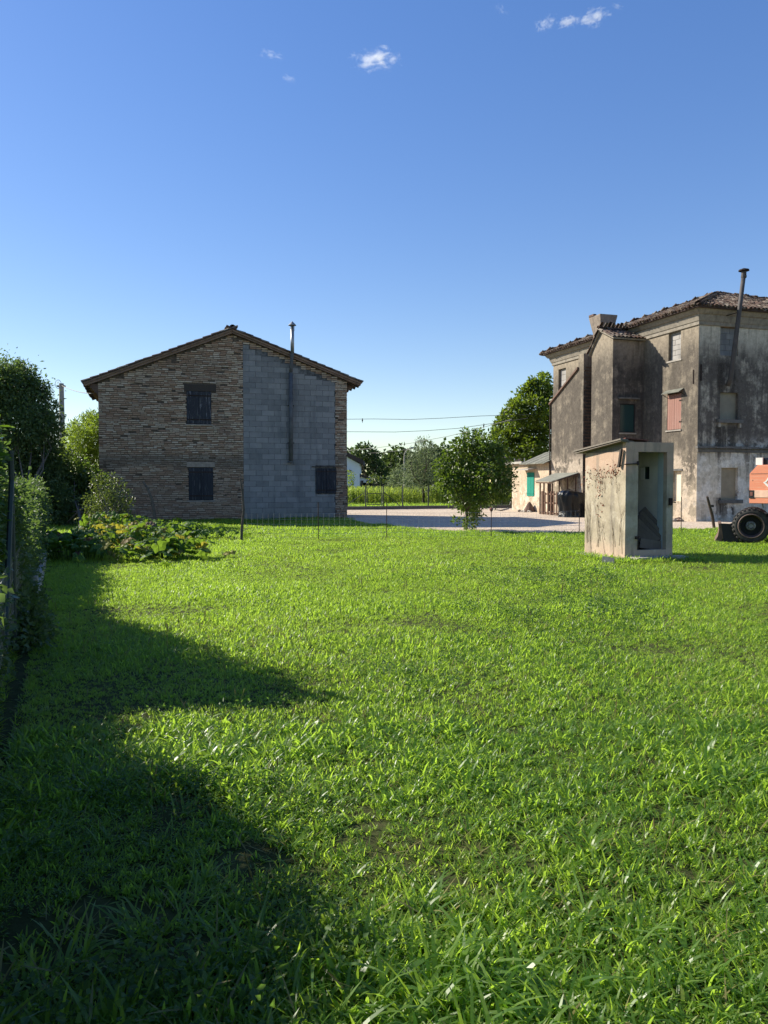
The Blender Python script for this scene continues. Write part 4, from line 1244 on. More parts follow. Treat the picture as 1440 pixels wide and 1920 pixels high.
# ================================================================== OUTHOUSE
def outhouse():
    o = Vector((4.93, 15.7, 0))
    th = thing('outhouse', 'small derelict cream outhouse with an open doorway standing on the lawn', 'outhouse', o, AZ)
    X, Y, Z = Vector((1, 0, 0)), Vector((0, 1, 0)), Vector((0, 0, 1))
    fp = lambda px, py, y=0.0: to_local(hit(px, py, o + D * y, D), o)
    lp = lambda px, py, x=0.0: to_local(hit(px, py, o + E * x, E), o)
    W = fp(1262, 940).x; Dp = lp(1097, 940).y
    H = fp(1215, 829).z; HB_ = lp(1100, 850).z
    dz0, dz1 = fp(1222, 1031).z, fp(1222, 847.5).z
    dx0, dx1 = fp(1196, 940).x, fp(1250, 940).x
    # walls: front with doorway, real thickness
    t = .12
    m = MB()
    m.box(0, dx0, 0, t, 0, dz1); m.box(dx1, W, 0, t, 0, dz1); m.box(0, W, 0, t, dz1 + .0005, H); m.box(dx0 + .0005, dx1 - .0005, .002, t - .002, 0, dz0)
    front = m.build('wall', MAT['outhouse'], th); front['label'] = 'shaded front wall around the open doorway'
    m = MB()
    m.prism([(0, t + .0005, 0), (0, Dp, 0), (0, Dp, HB_), (0, t + .0005, H - .20)], (t, 0, 0))
    side = m.build('wall', MAT['outhouse'], th); side['label'] = 'sunlit side wall streaked with dry vines'
    ri = W - t                                              # inner face of the right wall
    rp_ = lambda px, py: to_local(hit(px, py, o + E * ri, E), o)
    ya, yb = rp_(1217.5, 886).y, rp_(1203, 886).y
    wz0, wz1 = rp_(1210, 898.5).z, rp_(1210, 875).z
    m = MB(); wall_open(m, Vector((ri, t + .0005, 0)), Y, Z, X, Dp - t, HB_ + .1, [(ya - t, yb - t, wz0, wz1)], t)
    wall_open(m, Vector((W, t + .0005, 0)), Y, Z, -X, Dp - t, HB_ + .1, [(ya - t, yb - t, wz0, wz1)], .0)
    rw = m.build('wall', MAT['limewash'], th, fixn=False); rw['label'] = 'lime washed right wall with a tiny window'
    MB().box(t + .001, ri - .001, Dp - t, Dp, 0, HB_).build('wall', MAT['limewash'], th)
    win = MB().box(W - .03, W - .02, ya, yb, wz0, wz1).build('window', MAT['glass'], th)
    MB().box(ri - .012, ri - .003, yb - (yb - ya) * .45, yb + .02, wz0 - .01, wz1 - .02).build('board', MAT['white_paint'], win)  # white patch stands in for the bright outside seen through the window
    yj = rp_(1235, 930).y
    MB().box(ri - .03, ri - .001, t + .001, yj, dz0, dz1 + .05).build('door_post', MAT['blue_grey'], th)
    # roof of loose sheets and boards, tipped back
    lz = lp(1093, 858, -.1)
    p_front, p_back = Vector((0, -.06, H + .03)), Vector((0, Dp + .22, HB_ + .02))
    dv = p_back - p_front
    rf = MB(); nb = 6
    roof = thing('roof', None, None); bpy.data.objects.remove(roof)
    rb = MB(); rb.prism([(-.14, p_front.y + .03, p_front.z - .02), (W * .94, t + .02, H - .17), (W * .94, p_back.y, p_back.z), (-.14, p_back.y, p_back.z - .02)], (0, 0, .018))
    roof = rb.build('roof', MAT['wood_grey'], th)
    for k in range(nb):
        x0 = -.16 + k * (W * .9 + .12) / nb; x1 = x0 + (W * .9 + .12) / nb - .008
        f0 = max(0, (x0 + .14) / (W * .94 + .14)); zf = (H + .03) * (1 - f0) + (H - .13) * f0
        yf = (-.05 if k == 0 else .0 if k == 1 else t + .03) + random.uniform(0, .04)
        MB().prism([(x0, yf, zf + .005), (x1, yf, zf - .015), (x1, p_back.y + random.uniform(-.03, .05), p_back.z + .02), (x0, p_back.y + .02, p_back.z + .02)], (0, 0, .022 + random.uniform(0, .01))).build('board', MAT['wood_grey'], roof)
    MB().prism([(-.03, -.02, H + .062), (W * .48, .02, H + .03), (W * .48, .5, H - .05), (-.03, .5, H - .02)], (0, 0, .022)).build('sheet', MAT['rust_sheet'], roof)
        # broken rafter at the gap under the roof
    pA, pB = lp(1166, 842, -.04), lp(1161, 876, -.04)
    MB().bar((-.05, pA.y, pA.z), (-.05, pB.y, pB.z), .05, .05).build('broken_rafter', MAT['wood_dark'], th)
    # gap filler: dark boards of the upper side wall
    m = MB(); m.prism([(.015, t + .01, H - .21), (.015, Dp - .02, HB_ - .002), (.015, Dp - .02, HB_ + .02), (.015, t + .01, H - .01)], (.05, 0, 0)); m.build('gable_board', MAT['wood_grey'], th)
    # hinges, latch
    hz = fp(1180, 869).z
    MB().bar((fp(1168, 869).x + .02, -.018, hz - .02), (dx0 - .01, -.018, hz), .03, .02).build('strap_hinge', MAT['iron'], th)
    MB().tube([(dx0 - .03, -.03, hz - .03), (dx0 - .03, -.03, hz + .05)], .022, 7).build('hinge_pin', MAT['iron'], th)
    lz_ = fp(1194, 1008)
    MB().box(lz_.x - .05, lz_.x + .03, -.05, -.002, lz_.z - .03, lz_.z + .03).build('hinge_stub', MAT['iron'], th)
    MB().tube([(lz_.x + .02, -.03, lz_.z - .25), (lz_.x + .025, -.03, lz_.z - .04)], .008, 5).build('hinge_rod', MAT['iron'], th)
    k_ = fp(1256, 941)
    MB().box(k_.x - .035, k_.x + .03, -.05, -.002, k_.z - .07, k_.z + .08).build('latch', MAT['iron'], th)
    MB().tube([(k_.x + .02, -.04, k_.z), (k_.x + .1, -.06, k_.z - .01)], .012, 5).build('latch_pin', MAT['iron'], th)
    # base slab and step
    MB().box(-.28, W + .12, -.05, Dp + .15, -.05, .05).build('base_slab', MAT['concrete'], th)
    MB().box(dx0 - .22, W + .14, -.34, -.06, -.05, .09).build('doorstep', MAT['concrete'], th)
    MB().box(.13, W - .13, .13, Dp - .13, .052, .07).build('floor', MAT['sill'], th)
    # old boards heaped inside: each lies loose
    seat = MB().box(.2, W - .13, .52, Dp - .13, .07, .66).build('seat_box', MAT['wood_dark'], th)
    names = ['topmost', 'second from the top', 'third from the top', 'fourth from the top', 'fifth from the top', 'lowest', 'short front']
    for k in range(7):
        b0 = fp(1249 - 6.0 * k, 1009 + 2.4 * k, .17 + .02 * k); b1 = fp(1203 - 3.5 * k, 956 + 7.5 * k, .62 - .03 * k)
        if k == 6: b0, b1 = fp(1246, 1024, .16), fp(1200, 1018, .3)
        pl = MB().bar(b0, b1, .03, .20).build('loose_board', MAT['wood_heap'], None)
        pl.location = o; pl.rotation_euler = (0, 0, AZ)
        tag(pl, names[k] + ' old dark board of the heap inside the outhouse doorway', 'board', 'old boards heaped in the outhouse')
    # dry vines on the sunlit side
    vt = thing('dry_vine', 'bare dry vine with a few rust-red leaves clinging to the outhouse side', 'vine', o, AZ)
    rr = random.Random(4)
    for k in range(30):
        low = k < 18
        y = rr.uniform(.08, Dp - .1); z = rr.uniform(.04, .6) if low else rr.uniform(1.35, 1.75)
        L = rr.uniform(.35, 1.2) if low else rr.uniform(.12, .4)
        pts = []; lean = rr.uniform(-.22, .22); cy = y
        ns = 10
        for q in range(ns):
            pts.append((-.008 - .004 * (q % 3), cy, min(z + L * q / (ns - 1), 2.0))); lean += rr.gauss(0, .12); cy += lean * L / ns
        MB().tube(pts, [.0042 * (1 - .75 * q / (ns - 1)) for q in range(ns)], 4).build('stem', MAT['wood_brown'], vt)
        for _ in range(rr.randint(1, 4)):
            p = Vector(pts[rr.randint(2, ns - 2)]); e = p + Vector((-.012, rr.uniform(-.09, .09), rr.uniform(.04, .14)))
            MB().tube([p, p.lerp(e, .5) + Vector((0, rr.uniform(-.01, .01), 0)), e], [.002, .0016, .001], 3).build('stem', MAT['wood_brown'], vt)
    n = 105
    yy = np.concatenate([NP.uniform(.2, Dp, n - 30), NP.uniform(.75, 1.0, 30)])
    zz = np.concatenate([NP.normal(1.84, .11, n - 30) - (yy[:n - 30] - .3) * .10, NP.normal(1.35, .3, 30)])
    P = np.stack([NP.uniform(-.035, -.012, n), yy, np.minimum(zz, 2.05 - yy * .12)], axis=1)
    Dd = NP.normal(size=(n, 3)) * np.array([[.3, 1, 1]]) + np.array([[-.3, 0, -.5]])
    V, F = leaf_arrays(P, Dd, NP.uniform(.03, .075, n), NP.uniform(.02, .04, n))
    link('leaves', np_mesh('leaves', V, F), MAT['vine_leaf'], vt)
    # broken slab leaning at the side
    sp = gnd(1131, 1056)
    st = MB(); st.prism([(0, 0, -.05), (.27, 0, -.05), (.24, 0, .14), (.03, 0, .17)], (0, .06, 0))
    so = st.build('broken_slab', MAT['concrete']); so.location = sp + Vector((-.12, -.25, .0)); so.rotation_euler = (-.25, 0, R(-20))
    tag(so, 'broken piece of grey concrete leaning against the outhouse base', 'rubble')
outhouse()

# ================================================================== EXCAVATOR
def excavator():
    wc = at(1408, 986, 20.3)
    o = Vector((wc.x, wc.y, 0))
    az = R(-23)
    th = thing('wheeled_excavator', 'faded orange wheeled excavator entering at the right edge of the lawn', 'excavator', o, az)
    rad = .46
    # wheels: axle along local -y; the near one is at y=0
    def wheel(x, y, lab):
        M = Matrix.Translation((x, y, rad)) @ Matrix.Rotation(R(90), 4, 'X')
        tm = MB().lathe([(.31, -.14), (.36, -.15), (.42, -.135), (.445, -.10), (.445, .10), (.42, .135), (.36, .15), (.31, .14)], 36, M)
        w = tm.build('wheel', MAT['rubber'], th, smooth=True)
        if lab: w['label'] = lab
        lug = MB()
        for k in range(26):
            for s in (1, -1):
                a = 2 * math.pi * (k + (.5 if s < 0 else 0)) / 26
                A = M @ Matrix.Rotation(a, 4, 'Z')
                lug.add([A @ Vector(p) for p in ((.43, -.025, s*.02), (.43, .025, s*.02), (.43, .045, s*.14), (.43, -.005, s*.14), (.468, -.02, s*.02), (.468, .02, s*.02), (.463, .04, s*.13), (.463, 0, s*.13),
                         )], [(0,1,2,3),(4,5,6,7),(0,1,5,4),(1,2,6,5),(2,3,7,6),(3,0,4,7)])
        lug.build('tread', MAT['rubber'], w)
        MB().lathe([(.31, .135), (.325, .155), (.30, .16), (.285, .12), (.275, -.10), (.26, -.125)], 30, M).build('rim', MAT['rim'], w, smooth=True)
        MB().lathe([(.265, -.127), (.13, -.12), (.002, -.12)], 20, M).build('wheel_disc', MAT['black'], w)  # black colour put in for the darkness of the deep wheel recess
        MB().lathe([(.125, -.118), (.12, -.03), (.09, .0), (.002, .0)], 18, M).build('hub', MAT['hub'], w)
        nm = MB()
        for k in range(8):
            a = 2 * math.pi * k / 8
            nm.lathe([(.016, 0), (.016, .04), (.002, .04)], 6, M @ Matrix.Translation((.07 * math.cos(a), .07 * math.sin(a), -.01)))
        nm.build('wheel_nut', MAT['iron'], w)
    wheel(0, 0, 'near rear wheel with chunky tread and rusty deep rim')
    wheel(.12, 1.55, None)
    wheel(2.5, 0, None); wheel(2.5, 1.55, None)
    ch = MB(); ch.box(-.25, 2.9, .35, 1.2, .42, .78); ch.box(-.1, .1, .1, 1.5, .38, .54); ch.box(2.4, 2.6, .1, 1.5, .38, .54)
    ch.build('chassis', MAT['black'], th)
    MB().lathe([(.62, .78), (.62, 1.0), (.002, 1.0)], 24, Matrix.Translation((1.2, .78, 0))).build('slew_ring', MAT['black'], th)
    # body: engine housing with cut corners
    zb, zt = 1.06, 2.06
    n_ch = len(th.children_recursive); before = set(th.children)
    sl = R(-26)
    nrm = Vector((-math.sin(az + sl), math.cos(az + sl), 0)); ux = Vector((math.cos(az + sl), math.sin(az + sl), 0))
    x0 = (hit(1405, 910, o - nrm * .25, nrm) - o).dot(ux)
    pr = [(x0, zb), (x0 + 2.7, zb), (x0 + 2.7, zt + .02), (x0 + .2, zt), (x0, zt - .22)]
    bm = MB().prism([(x, -.25, z) for x, z in pr], (0, 2.0, 0))
    me = bm.mesh('engine_housing')
    b = bmesh.new(); b.from_mesh(me); bmesh.ops.recalc_face_normals(b, faces=b.faces); bmesh.ops.bevel(b, geom=b.edges[:], offset=.012, segments=2, affect='EDGES'); b.to_mesh(me); b.free()
    body = link('engine_housing', me, MAT['orange'], th)
    MB().box(x0 + .05, x0 + 2.6, -.262, -.2525, zb + .16, zb + .35).build('bumper_band', MAT['orange_pale'], body)
    MB().box(x0 - .003, x0 + .13, -.268, -.2525, zb + .14, zb + .345).build('lamp_recess', MAT['black'], body)
    MB().box(x0 + .03, x0 + .10, -.278, -.269, zb + .2, zb + .3).build('tail_lamp', MAT['rust_sheet'], body)
    MB().box(x0 + .03, x0 + 2.6, -.256, -.2525, zt - .232, zt - .222).build('panel_seam', MAT['rubble_dark'], body)
    # white emblem: slanted bars forming half a diamond, and a short stroke
    em = MB()
    ex, ez = x0 + .43, zt - .36
    for (p, q, w) in (((ex - .03, ez - .10), (ex + .10, ez + .08), .035), ((ex + .10, ez + .08), (ex + .26, ez - .08), .035), ((ex - .06, ez - .08), (ex + .06, ez - .2), .045), ((ex + .04, ez - .04), (ex + .14, ez + .03), .025), ((ex + .1, ez - .16), (ex + .24, ez - .12), .03)):
        d = Vector((q[0] - p[0], 0, q[1] - p[1])); n = Vector((-d.z, 0, d.x)).normalized() * w / 2
        P, Q = Vector((p[0], -.2525, p[1])), Vector((q[0], -.2525, q[1]))
        em.prism([P + n, Q + n, Q - n, P - n], (0, -.004, 0))
    em.build('emblem', MAT['white_paint'], body)
    # exhaust box on top
    MB().box(x0 + .09, x0 + .26, -.1, .12, zt + .005, zt + .19).build('top_box', MAT['white_paint'], body)
    MB().prism([(x0 + .263, -.05, zt + .19), (x0 + .263, -.05, zt + .005), (x0 + .46, -.05, zt + .005), (x0 + .40, -.05, zt + .10)], (0, .3, 0)).build('top_box', MAT['black'], body)
    # brackets and hoses under the body
    for (x, z0, z1) in ((x0 + .28, zb - .12, zb - .002), (x0 + .62, zb - .3, zb - .002)):
        MB().tube([(x, -.1, z1), (x + .03, -.12, z0)], .018, 6).build('hose', MAT['hub'], th)
    MB().box(x0 + .62, x0 + .95, -.1, .1, .80, .86).build('fender_bracket', MAT['hub'], th)
    # cab and lowered boom, outside the frame to the right
    cb = MB().prism([(x0 + 1.5, .0, zt + .03), (x0 + 2.6, .0, zt + .03), (x0 + 2.7, .0, zt + .9), (x0 + 2.5, .0, zt + 1.15), (x0 + 1.55, .0, zt + 1.15)], (0, .9, 0)).build('cab', MAT['orange'], th)
    MB().prism([(x0 + 1.62, -.004, zt + .25), (x0 + 2.52, -.004, zt + .25), (x0 + 2.58, -.004, zt + .9), (x0 + 2.45, -.004, zt + 1.02), (x0 + 1.65, -.004, zt + 1.02)], (0, .003, 0)).build('cab_window', MAT['glass'], cb)
    bo = MB().bar((x0 + 2.7, 1.3, 1.6), (x0 + 4.6, 1.3, 3.1), .3, .35).build('boom', MAT['orange'], th)
    MB().bar((x0 + 4.6, 1.3, 3.1), (x0 + 5.5, 1.3, .8), .22, .25).build('dipper_arm', MAT['orange'], bo)
    MB().prism([(x0 + 5.2, 1.0, .7), (x0 + 5.7, 1.0, .7), (x0 + 5.6, 1.0, .05), (x0 + 5.1, 1.0, .15)], (0, .6, 0)).build('bucket', MAT['blade'], bo)
    for c in th.children:
        if c not in before and c.name.split('.')[0] not in ('chassis', 'slew_ring'): c.rotation_euler = (0, 0, sl)
    # dozer blade at the left end
    prof = [(-.88, .02), (-.80, .16), (-.77, .34), (-.79, .50), (-.72, .51), (-.66, .36), (-.66, .18), (-.70, .02)]
    MB().prism([(x, -.02, z) for x, z in prof], (0, 1.6, 0)).build('dozer_blade', MAT['blade'], th)
    bl = MB().prism([(-.655, -.06, .02), (-.30, -.06, .02), (-.30, -.06, .50), (-.72, -.06, .515)], (0, .04, 0))
    bl.build('blade_end_plate', MAT['black'], th)
    MB().bar((-.66, .5, .3), (-.2, .5, .5), .1, .14).build('blade_arm', MAT['black'], th)
    MB().bar((-.66, 1.1, .3), (-.2, 1.1, .5), .1, .14).build('blade_arm', MAT['black'], th)
excavator()

# ================================================================== FENCES, POLES, WIRES
def far_fence():
    s = Vector((-3.6, 45.0, 0)); f = Vector((9.5, 49.2, 0)); u = (f - s).normalized()
    az = math.atan2(u.y, u.x)
    th = thing('wire_fence', 'green wire fence on a low dark kerb along the far edge of the gravel', 'fence', s, az)
    L = (f - s).length
    loc = lambda px: (hit(px, 930, s, Vector((-u.y, u.x, 0))) - s).dot(u)
    g0, g1 = loc(685.5), loc(718.5)
    MB().box(-1, L, -.09, .09, -.02, .20).build('kerb', MAT['sill'], th)
    H = 1.42
    for px in (651, 685.5, 718.5, 755, 803, 850, 903, 941):
        x = loc(px)
        MB().tube([(x, 0, .2), (x, 0, H)], .04, 7).build('post', MAT['green_post'], th)
    for (a, b) in ((g0 - .06, g0 - 1.25), (g1 + .06, g1 + 1.05)):
        MB().tube([(a, 0, H * .72), (b, 0, .22)], .022, 5).build('brace', MAT['green_post'], th)
    gt = MB()
    for z in (.3, .95): gt.tube([(g0 + .08, 0, z), (g1 - .08, 0, z)], .024, 5)
    for x in (g0 + .10, g1 - .10): gt.tube([(x, 0, .28), (x, 0, 1.35)], .024, 5)
    gt.build('gate', MAT['green_post'], th)['label'] = 'narrow tube gate between two posts'
    wm = MB()
    for z in (.35, .6, .85, 1.1, 1.35):
        wm.tube([(-1, .03, z), (g0, .03, z)], .004, 3, False); wm.tube([(g1, .03, z), (L, .03, z)], .004, 3, False)
    x = -1
    while x < L:
        if not g0 < x < g1: wm.tube([(x, .03, .22), (x, .03, 1.38)], .003, 3, False)
        x += .16
    wm.build('wire_net', MAT['green_post'], th)
far_fence()

def low_fence():
    base = [gnd(px, py) for px, py in ((462, 1011), (597, 1012), (725, 1010), (921, 1008), (1086, 1003))]
    th = thing('net_fence', 'low almost invisible wire net fence across the end of the lawn', 'fence', base[0])
    o = base[0]
    for b in base[1:]:
        MB().tube([b - o, b - o + Vector((0, 0, .82 if abs(b.x - base[3].x) < .1 else 1.05))], .012, 5).build('post', MAT['iron'], th)
    b = gnd(921, 1006) - o
    MB().lathe([(.015, .74), (.05, .78), (.055, .82), (.03, .87), (.002, .87)], 8, Matrix.Translation(b)).build('post_cap', MAT['rust_sheet'], th)
    wm = MB()
    for i in range(len(base) - 1):
        a, c = base[i] - o, base[i+1] - o; L = (c - a).length
        for z in (.06, .18, .30, .44, .58, .74): wm.tube([a + Vector((0, 0, z)), a.lerp(c, .5) + Vector((0, 0, z - .015)), c + Vector((0, 0, z))], .0028, 3, False)
        n = int(L / .15)
        for k in range(n):
            p = a.lerp(c, k / n); wm.tube([p + Vector((0, 0, .04)), p + Vector((0, 0, .745))], .0022, 3, False)
    wm.build('wire_net', MAT['mesh_wire'], th)
    p = gnd(1277, 1000)
    o2 = MB().tube([(0, 0, -.1), (0, .01, 1.15)], .013, 5).build('rod', MAT['iron']); o2.location = p
    tag(o2, 'thin rusty rod standing right of the outhouse', 'post')
low_fence()

def stick(name, label, pix, Y, r0, r1, mat='bark'):
    pts = [at(x, y, Y) for x, y in pix]; b = Vector((pts[0].x, Y, 0))
    o = MB().tube([p - b for p in pts], list(np.linspace(r0, r1, len(pts))), 7).build(name, MAT[mat]); o.location = b
    return tag(o, label, 'stake')
stick('wooden_stake', 'crooked upright stake in the lawn before the brick and block joint', [(452, 1022), (454, 985), (457, 955), (454, 920), (450.5, 897)], 20.6, .042, .022)
stick('bent_branch', 'bent bare branch standing before the lower brick wall', [(290, 992), (289, 960), (284, 935), (276, 915), (268, 903)], 26.0, .065, .035)

def pole():
    Y = 40.0
    top = at(115, 719, Y); b = Vector((top.x, Y, 0)); h = top.z
    th = thing('utility_pole', 'concrete utility pole left of the brick house with a loop of cable', 'pole', b)
    MB().tube([(0, 0, 0), (0, 0, h)], [.17, .12], 10).build('shaft', MAT['concrete'], th)
    lp = [(-.12 + .16 * math.cos(a), -.1, h - .05 + .22 * math.sin(a)) for a in np.linspace(0, 5.2, 12)]
    MB().tube(lp, .012, 4).build('cable_loop', MAT['wire'], th)
    MB().box(-.2, .2, -.06, .06, h - .18, h - .10).build('crossarm', MAT['iron'], th)
    p0 = Vector((top.x, Y, h - .1)); p1 = at(187, 738.5, 31.2)
    pts = [p0.lerp(p1, t) - Vector((0, 0, .12 * math.sin(math.pi * t))) for t in np.linspace(0, 1, 9)]
    tag(MB().tube(pts, .016, 4).build('cable', MAT['wire']), 'short dark cable from the concrete pole to the brick house corner', 'cable')
pole()
def wire(pix, Y0, Y1, label, r=.014):
    n = len(pix)
    pts = [at(x, y, Y0 + (Y1 - Y0) * i / (n - 1)) for i, (x, y) in enumerate(pix)]
    fine = []
    for i in range(n - 1):
        for k in range(4): fine.append(pts[i].lerp(pts[i+1], k / 4))
    fine.append(pts[-1])
    o = MB().tube(fine, r, 4).build('cable', MAT['wire'])
    return tag(o, label, 'cable')
wire([(560, 784), (650, 786), (700, 785.5), (770, 786.5), (830, 784), (900, 780), (945, 778.5), (1000, 777)], 52, 50, 'topmost slack cable crossing the sky between the two houses')
wire([(560, 808), (650, 809.5), (740, 810), (800, 807.5), (860, 803), (930, 793), (990, 784)], 52, 48, 'middle cable rising right towards the dark tree')
wire([(560, 851), (650, 845), (700, 840.5), (770, 831), (840, 818), (900, 803), (960, 786)], 60, 46, 'lowest cable slanting up past the willow crown', .014)
wire([(690, 850), (730, 847), (770, 842), (800, 838)], 75, 70, 'faint short cable left of the willow crown', .016)
def bird(px, py, Y, label):
    c = at(px, py, Y)
    th = thing('bird', label, 'bird', c)
    MB().lathe([(.002, -.13), (.025, -.10), (.045, -.03), (.04, .03), (.02, .07), (.002, .10)], 8, Matrix.Rotation(R(40), 4, 'X')).build('body', MAT['fur'], th, smooth=True)
    MB().lathe([(.002, -.04), (.036, 0), (.002, .045)], 8, Matrix.Translation((0, -.06, .09))).build('head', MAT['fur'], th, smooth=True)
    MB().prism([(-.012, .06, -.08), (.012, .06, -.08), (.015, .12, -.16), (-.015, .12, -.16)], (0, .012, 0)).build('tail', MAT['fur'], th)
bird(679.5, 788, 51.8, 'tiny dark bird hanging on the topmost cable')
bird(907, 798, 48.8, 'tiny dark bird perched on the middle cable near the tree')
def street_lamp():
    Y = 85.0
    b = at(758, 900, Y); b.z = 0
    th = thing('street_lamp', 'thin curved street lamp left of the willow', 'street lamp', b)
    pts = [(0, 0, 0), (0, 0, at(758, 860, Y).z)] + [(at(x, y, Y).x - b.x, 0, at(x, y, Y).z) for x, y in ((758.5, 851), (761, 846), (766, 842), (772, 839.5))]
    MB().tube(pts, [.11, .08, .06, .06, .06, .06], 6).build('pole', MAT['concrete'], th)
    e = Vector(pts[-1]); MB().box(e.x - .1, e.x + .5, -.12, .12, e.z - .06, e.z + .08).build('lamp_head', MAT['steel'], th)
street_lamp()

# ================================================================== FAR HOUSES
def white_house():
    Y = 100.0
    r = at(674.5, 900, Y); l = at(630, 900, Y)
    th = thing('white_house', 'white house with dark roof far behind the field', 'house', Vector((r.x, Y, 0)))
    w = r.x - l.x; zt = at(674, 870, Y).z; zl = at(652, 857, Y).z
    zpk = at(630, 846, Y).z
    MB().prism([(0, 0, 0), (-w, 0, 0), (-w, 0, zpk), (0, 0, zt)], (0, 7, 0)).build('wall', MAT['white_wall'], th)
    MB().prism([(.5, -.5, zt - .12), (-w, -.5, zpk + .1), (-w, -.5, zpk + .65), (.5, -.5, zt + .45)], (0, 8, 0)).build('roof', MAT['far_roof'], th)
    q = at(702, 901, Y)
    pr = MB().prism([(.01, 0, at(676, 893, Y).z), (q.x - r.x, 0, at(702, 903, Y).z), (q.x - r.x, 0, at(702, 900, Y).z), (.01, 0, at(676, 888, Y).z)], (0, 5, 0)).build('porch_roof', MAT['far_roof'], th)
    MB().box(.01, 1.4, .3, .5, at(680, 905, Y).z, at(678, 895, Y).z).build('porch_gable', MAT['white_wall'], th)
    for px in (679, 689, 701):
        x = at(px, 905, Y).x - r.x; MB().box(x - .15, x + .15, .1, .4, 0, at(px, 901, Y).z).build('post', MAT['wood_dark'], th)
    MB().box(.02, 3.2, 4.0, 4.2, 0, 1.7).build('back_wall', MAT['black'], th)  # black sheet stands in for the shade inside the porch
    MB().prism([(at(659, 884, Y).x - r.x, -.6, at(652, 882, Y).z), (-w, -.6, at(652, 882, Y).z), (-w, -.6, at(652, 880, Y).z), (at(659, 884, Y).x - r.x, -.6, at(659, 883, Y).z)], (0, .6, 0)).build('canopy', MAT['far_roof'], th)
white_house()
yh = at(957, 890, 58.0)
t_ = thing('yellow_house', 'pale yellow house wall glimpsed between bush and outbuilding', 'house', (yh.x, 58, 0))
MB().box(-1.2, 2.4, 0, 4, 0, 2.9).build('wall', MAT['yellow_wall'], t_)
MB().prism([(-1.5, -.3, 2.9), (2.7, -.3, 2.9), (2.7, 2, 3.8), (-1.5, 2, 3.8)], (0, 0, .15)).build('roof', MAT['far_roof'], t_)

# ================================================================== TREES AND BUSHES
random.seed(21)
rows = [(845, 905, 26), (838, 872, 22), (868, 850, 26), (888, 830, 20), (866, 822, 8), (872, 812, 7), (897, 812, 9), (905, 850, 30), (930, 862, 26), (945, 890, 22), (915, 895, 30), (880, 890, 30), (858, 925, 20), (890, 930, 26), (920, 925, 24),
        (944, 918, 18), (826, 880, 12), (829, 906, 10), (884, 955, 16), (868, 945, 14), (893, 965, 12), (880, 980, 13), (912, 832, 16), (838, 848, 8), (934, 838, 10), (855, 975, 6), (876, 806, 4), (826, 862, 6), (858, 835, 12)]
tree('broadleaf_tree', 'small bushy green tree at the lawn edge in the middle', 'tree', gnd(872, 993), lumps_px([(a, b, c * .93) for a, b, c in rows], 25.6, .7), 3300, .115, .065, MAT['walnut'], .06, fork=.35, noise=.36)
rows = [(1010, 730, 26), (1022, 712, 12), (985, 748, 22), (970, 770, 24), (1000, 770, 30), (1020, 790, 26), (950, 795, 22), (975, 805, 28), (1005, 815, 28), (940, 825, 24), (965, 840, 24), (995, 845, 26), (1025, 840, 22), (1035, 745, 22), (1040, 780, 24), (948, 778, 10), (962, 757, 9), (1000, 720, 10), (930, 805, 10), (925, 850, 20), (1016, 702, 5), (990, 728, 8)]
tree('large_tree', 'large dark green tree rising behind the farmhouse corner', 'tree', gnd(1000, 944), lumps_px([(a, b, c * .86) for a, b, c in rows], 53, 1.8), 1150, .27, .14, MAT['big_tree'], .22, fork=.4, noise=.22)
rows = [(790, 845, 16), (800, 830, 10), (778, 855, 16), (805, 860, 20), (785, 878, 22), (810, 885, 20), (775, 900, 20), (800, 905, 20), (820, 900, 14), (770, 872, 10), (788, 826, 7), (815, 842, 8), (770, 850, 5), (765, 888, 8)]
tree('willow_tree', 'pale silvery willow standing in front of the field', 'tree', gnd(794, 944), lumps_px(rows, 58, 1.2), 650, .26, .05, MAT['willow'], .09, fork=.45, noise=.3)
rows = [(745, 900, 14), (755, 890, 14), (765, 905, 14), (735, 905, 10), (750, 878, 8), (738, 893, 8)]
tree('olive_tree', 'low grey-green bushy tree left of the willow', 'tree', gnd(750, 935), lumps_px(rows, 68, 1.5), 420, .28, .1, MAT['willow'], .1, fork=.5, noise=.25)
rows = [(690, 850, 18), (675, 848, 14), (660, 850, 12), (700, 862, 14), (690, 875, 22), (708, 885, 18), (672, 868, 14), (718, 895, 14), (705, 850, 6), (660, 870, 20), (683, 838, 7)]
tree('oak_tree', 'dark rounded tree behind the white house', 'tree', Vector((at(690, 900, 125).x, 125, 0)), lumps_px(rows, 125, 3), 110, .55, .35, MAT['far_leaf'], .4, fork=.4)
rows = [(730, 900, 9), (725, 893, 7), (738, 888, 6), (712, 905, 8), (695, 895, 6), (696, 905, 7)]
tree('bright_bush', 'yellow-green young tree in front of the dark trees right of the white house', 'tree', Vector((at(706, 908, 88).x, 88, 0)), lumps_px([(698, 893, 6), (706, 897, 7), (714, 900, 7), (695, 902, 6), (727, 905, 6), (730, 897, 5)], 88, 1), 260, .3, .16, MAT['shrub'], .06, fork=.5)
tree('young_tree', 'pale young tree before the white house wall', 'tree', Vector((at(656, 905, 80).x, 80, 0)), lumps_px([(657, 888, 6), (656, 898, 8), (655, 908, 7), (659, 893, 5)], 80, .5), 300, .22, .12, MAT['bamboo'], .05, fork=.5)
def conifer(px, top, base, Y, label):
    b = at(px, base, Y); zt = at(px, top, Y).z; b.z = 0
    lm = []
    for k in range(10):
        t = k / 9; lm.append((Vector((b.x + random.uniform(-.3, .3), Y + random.uniform(-.3, .3), zt * (.12 + .86 * t))), max(.25, 1.3 * (1 - t))))
    return tree('conifer_tree', label, 'tree', b, lm, 130, .4, .16, MAT['far_leaf'], .12, fork=.9)
conifer(742, 866, 900, 140, 'slim pointed conifer on the horizon, left of two')
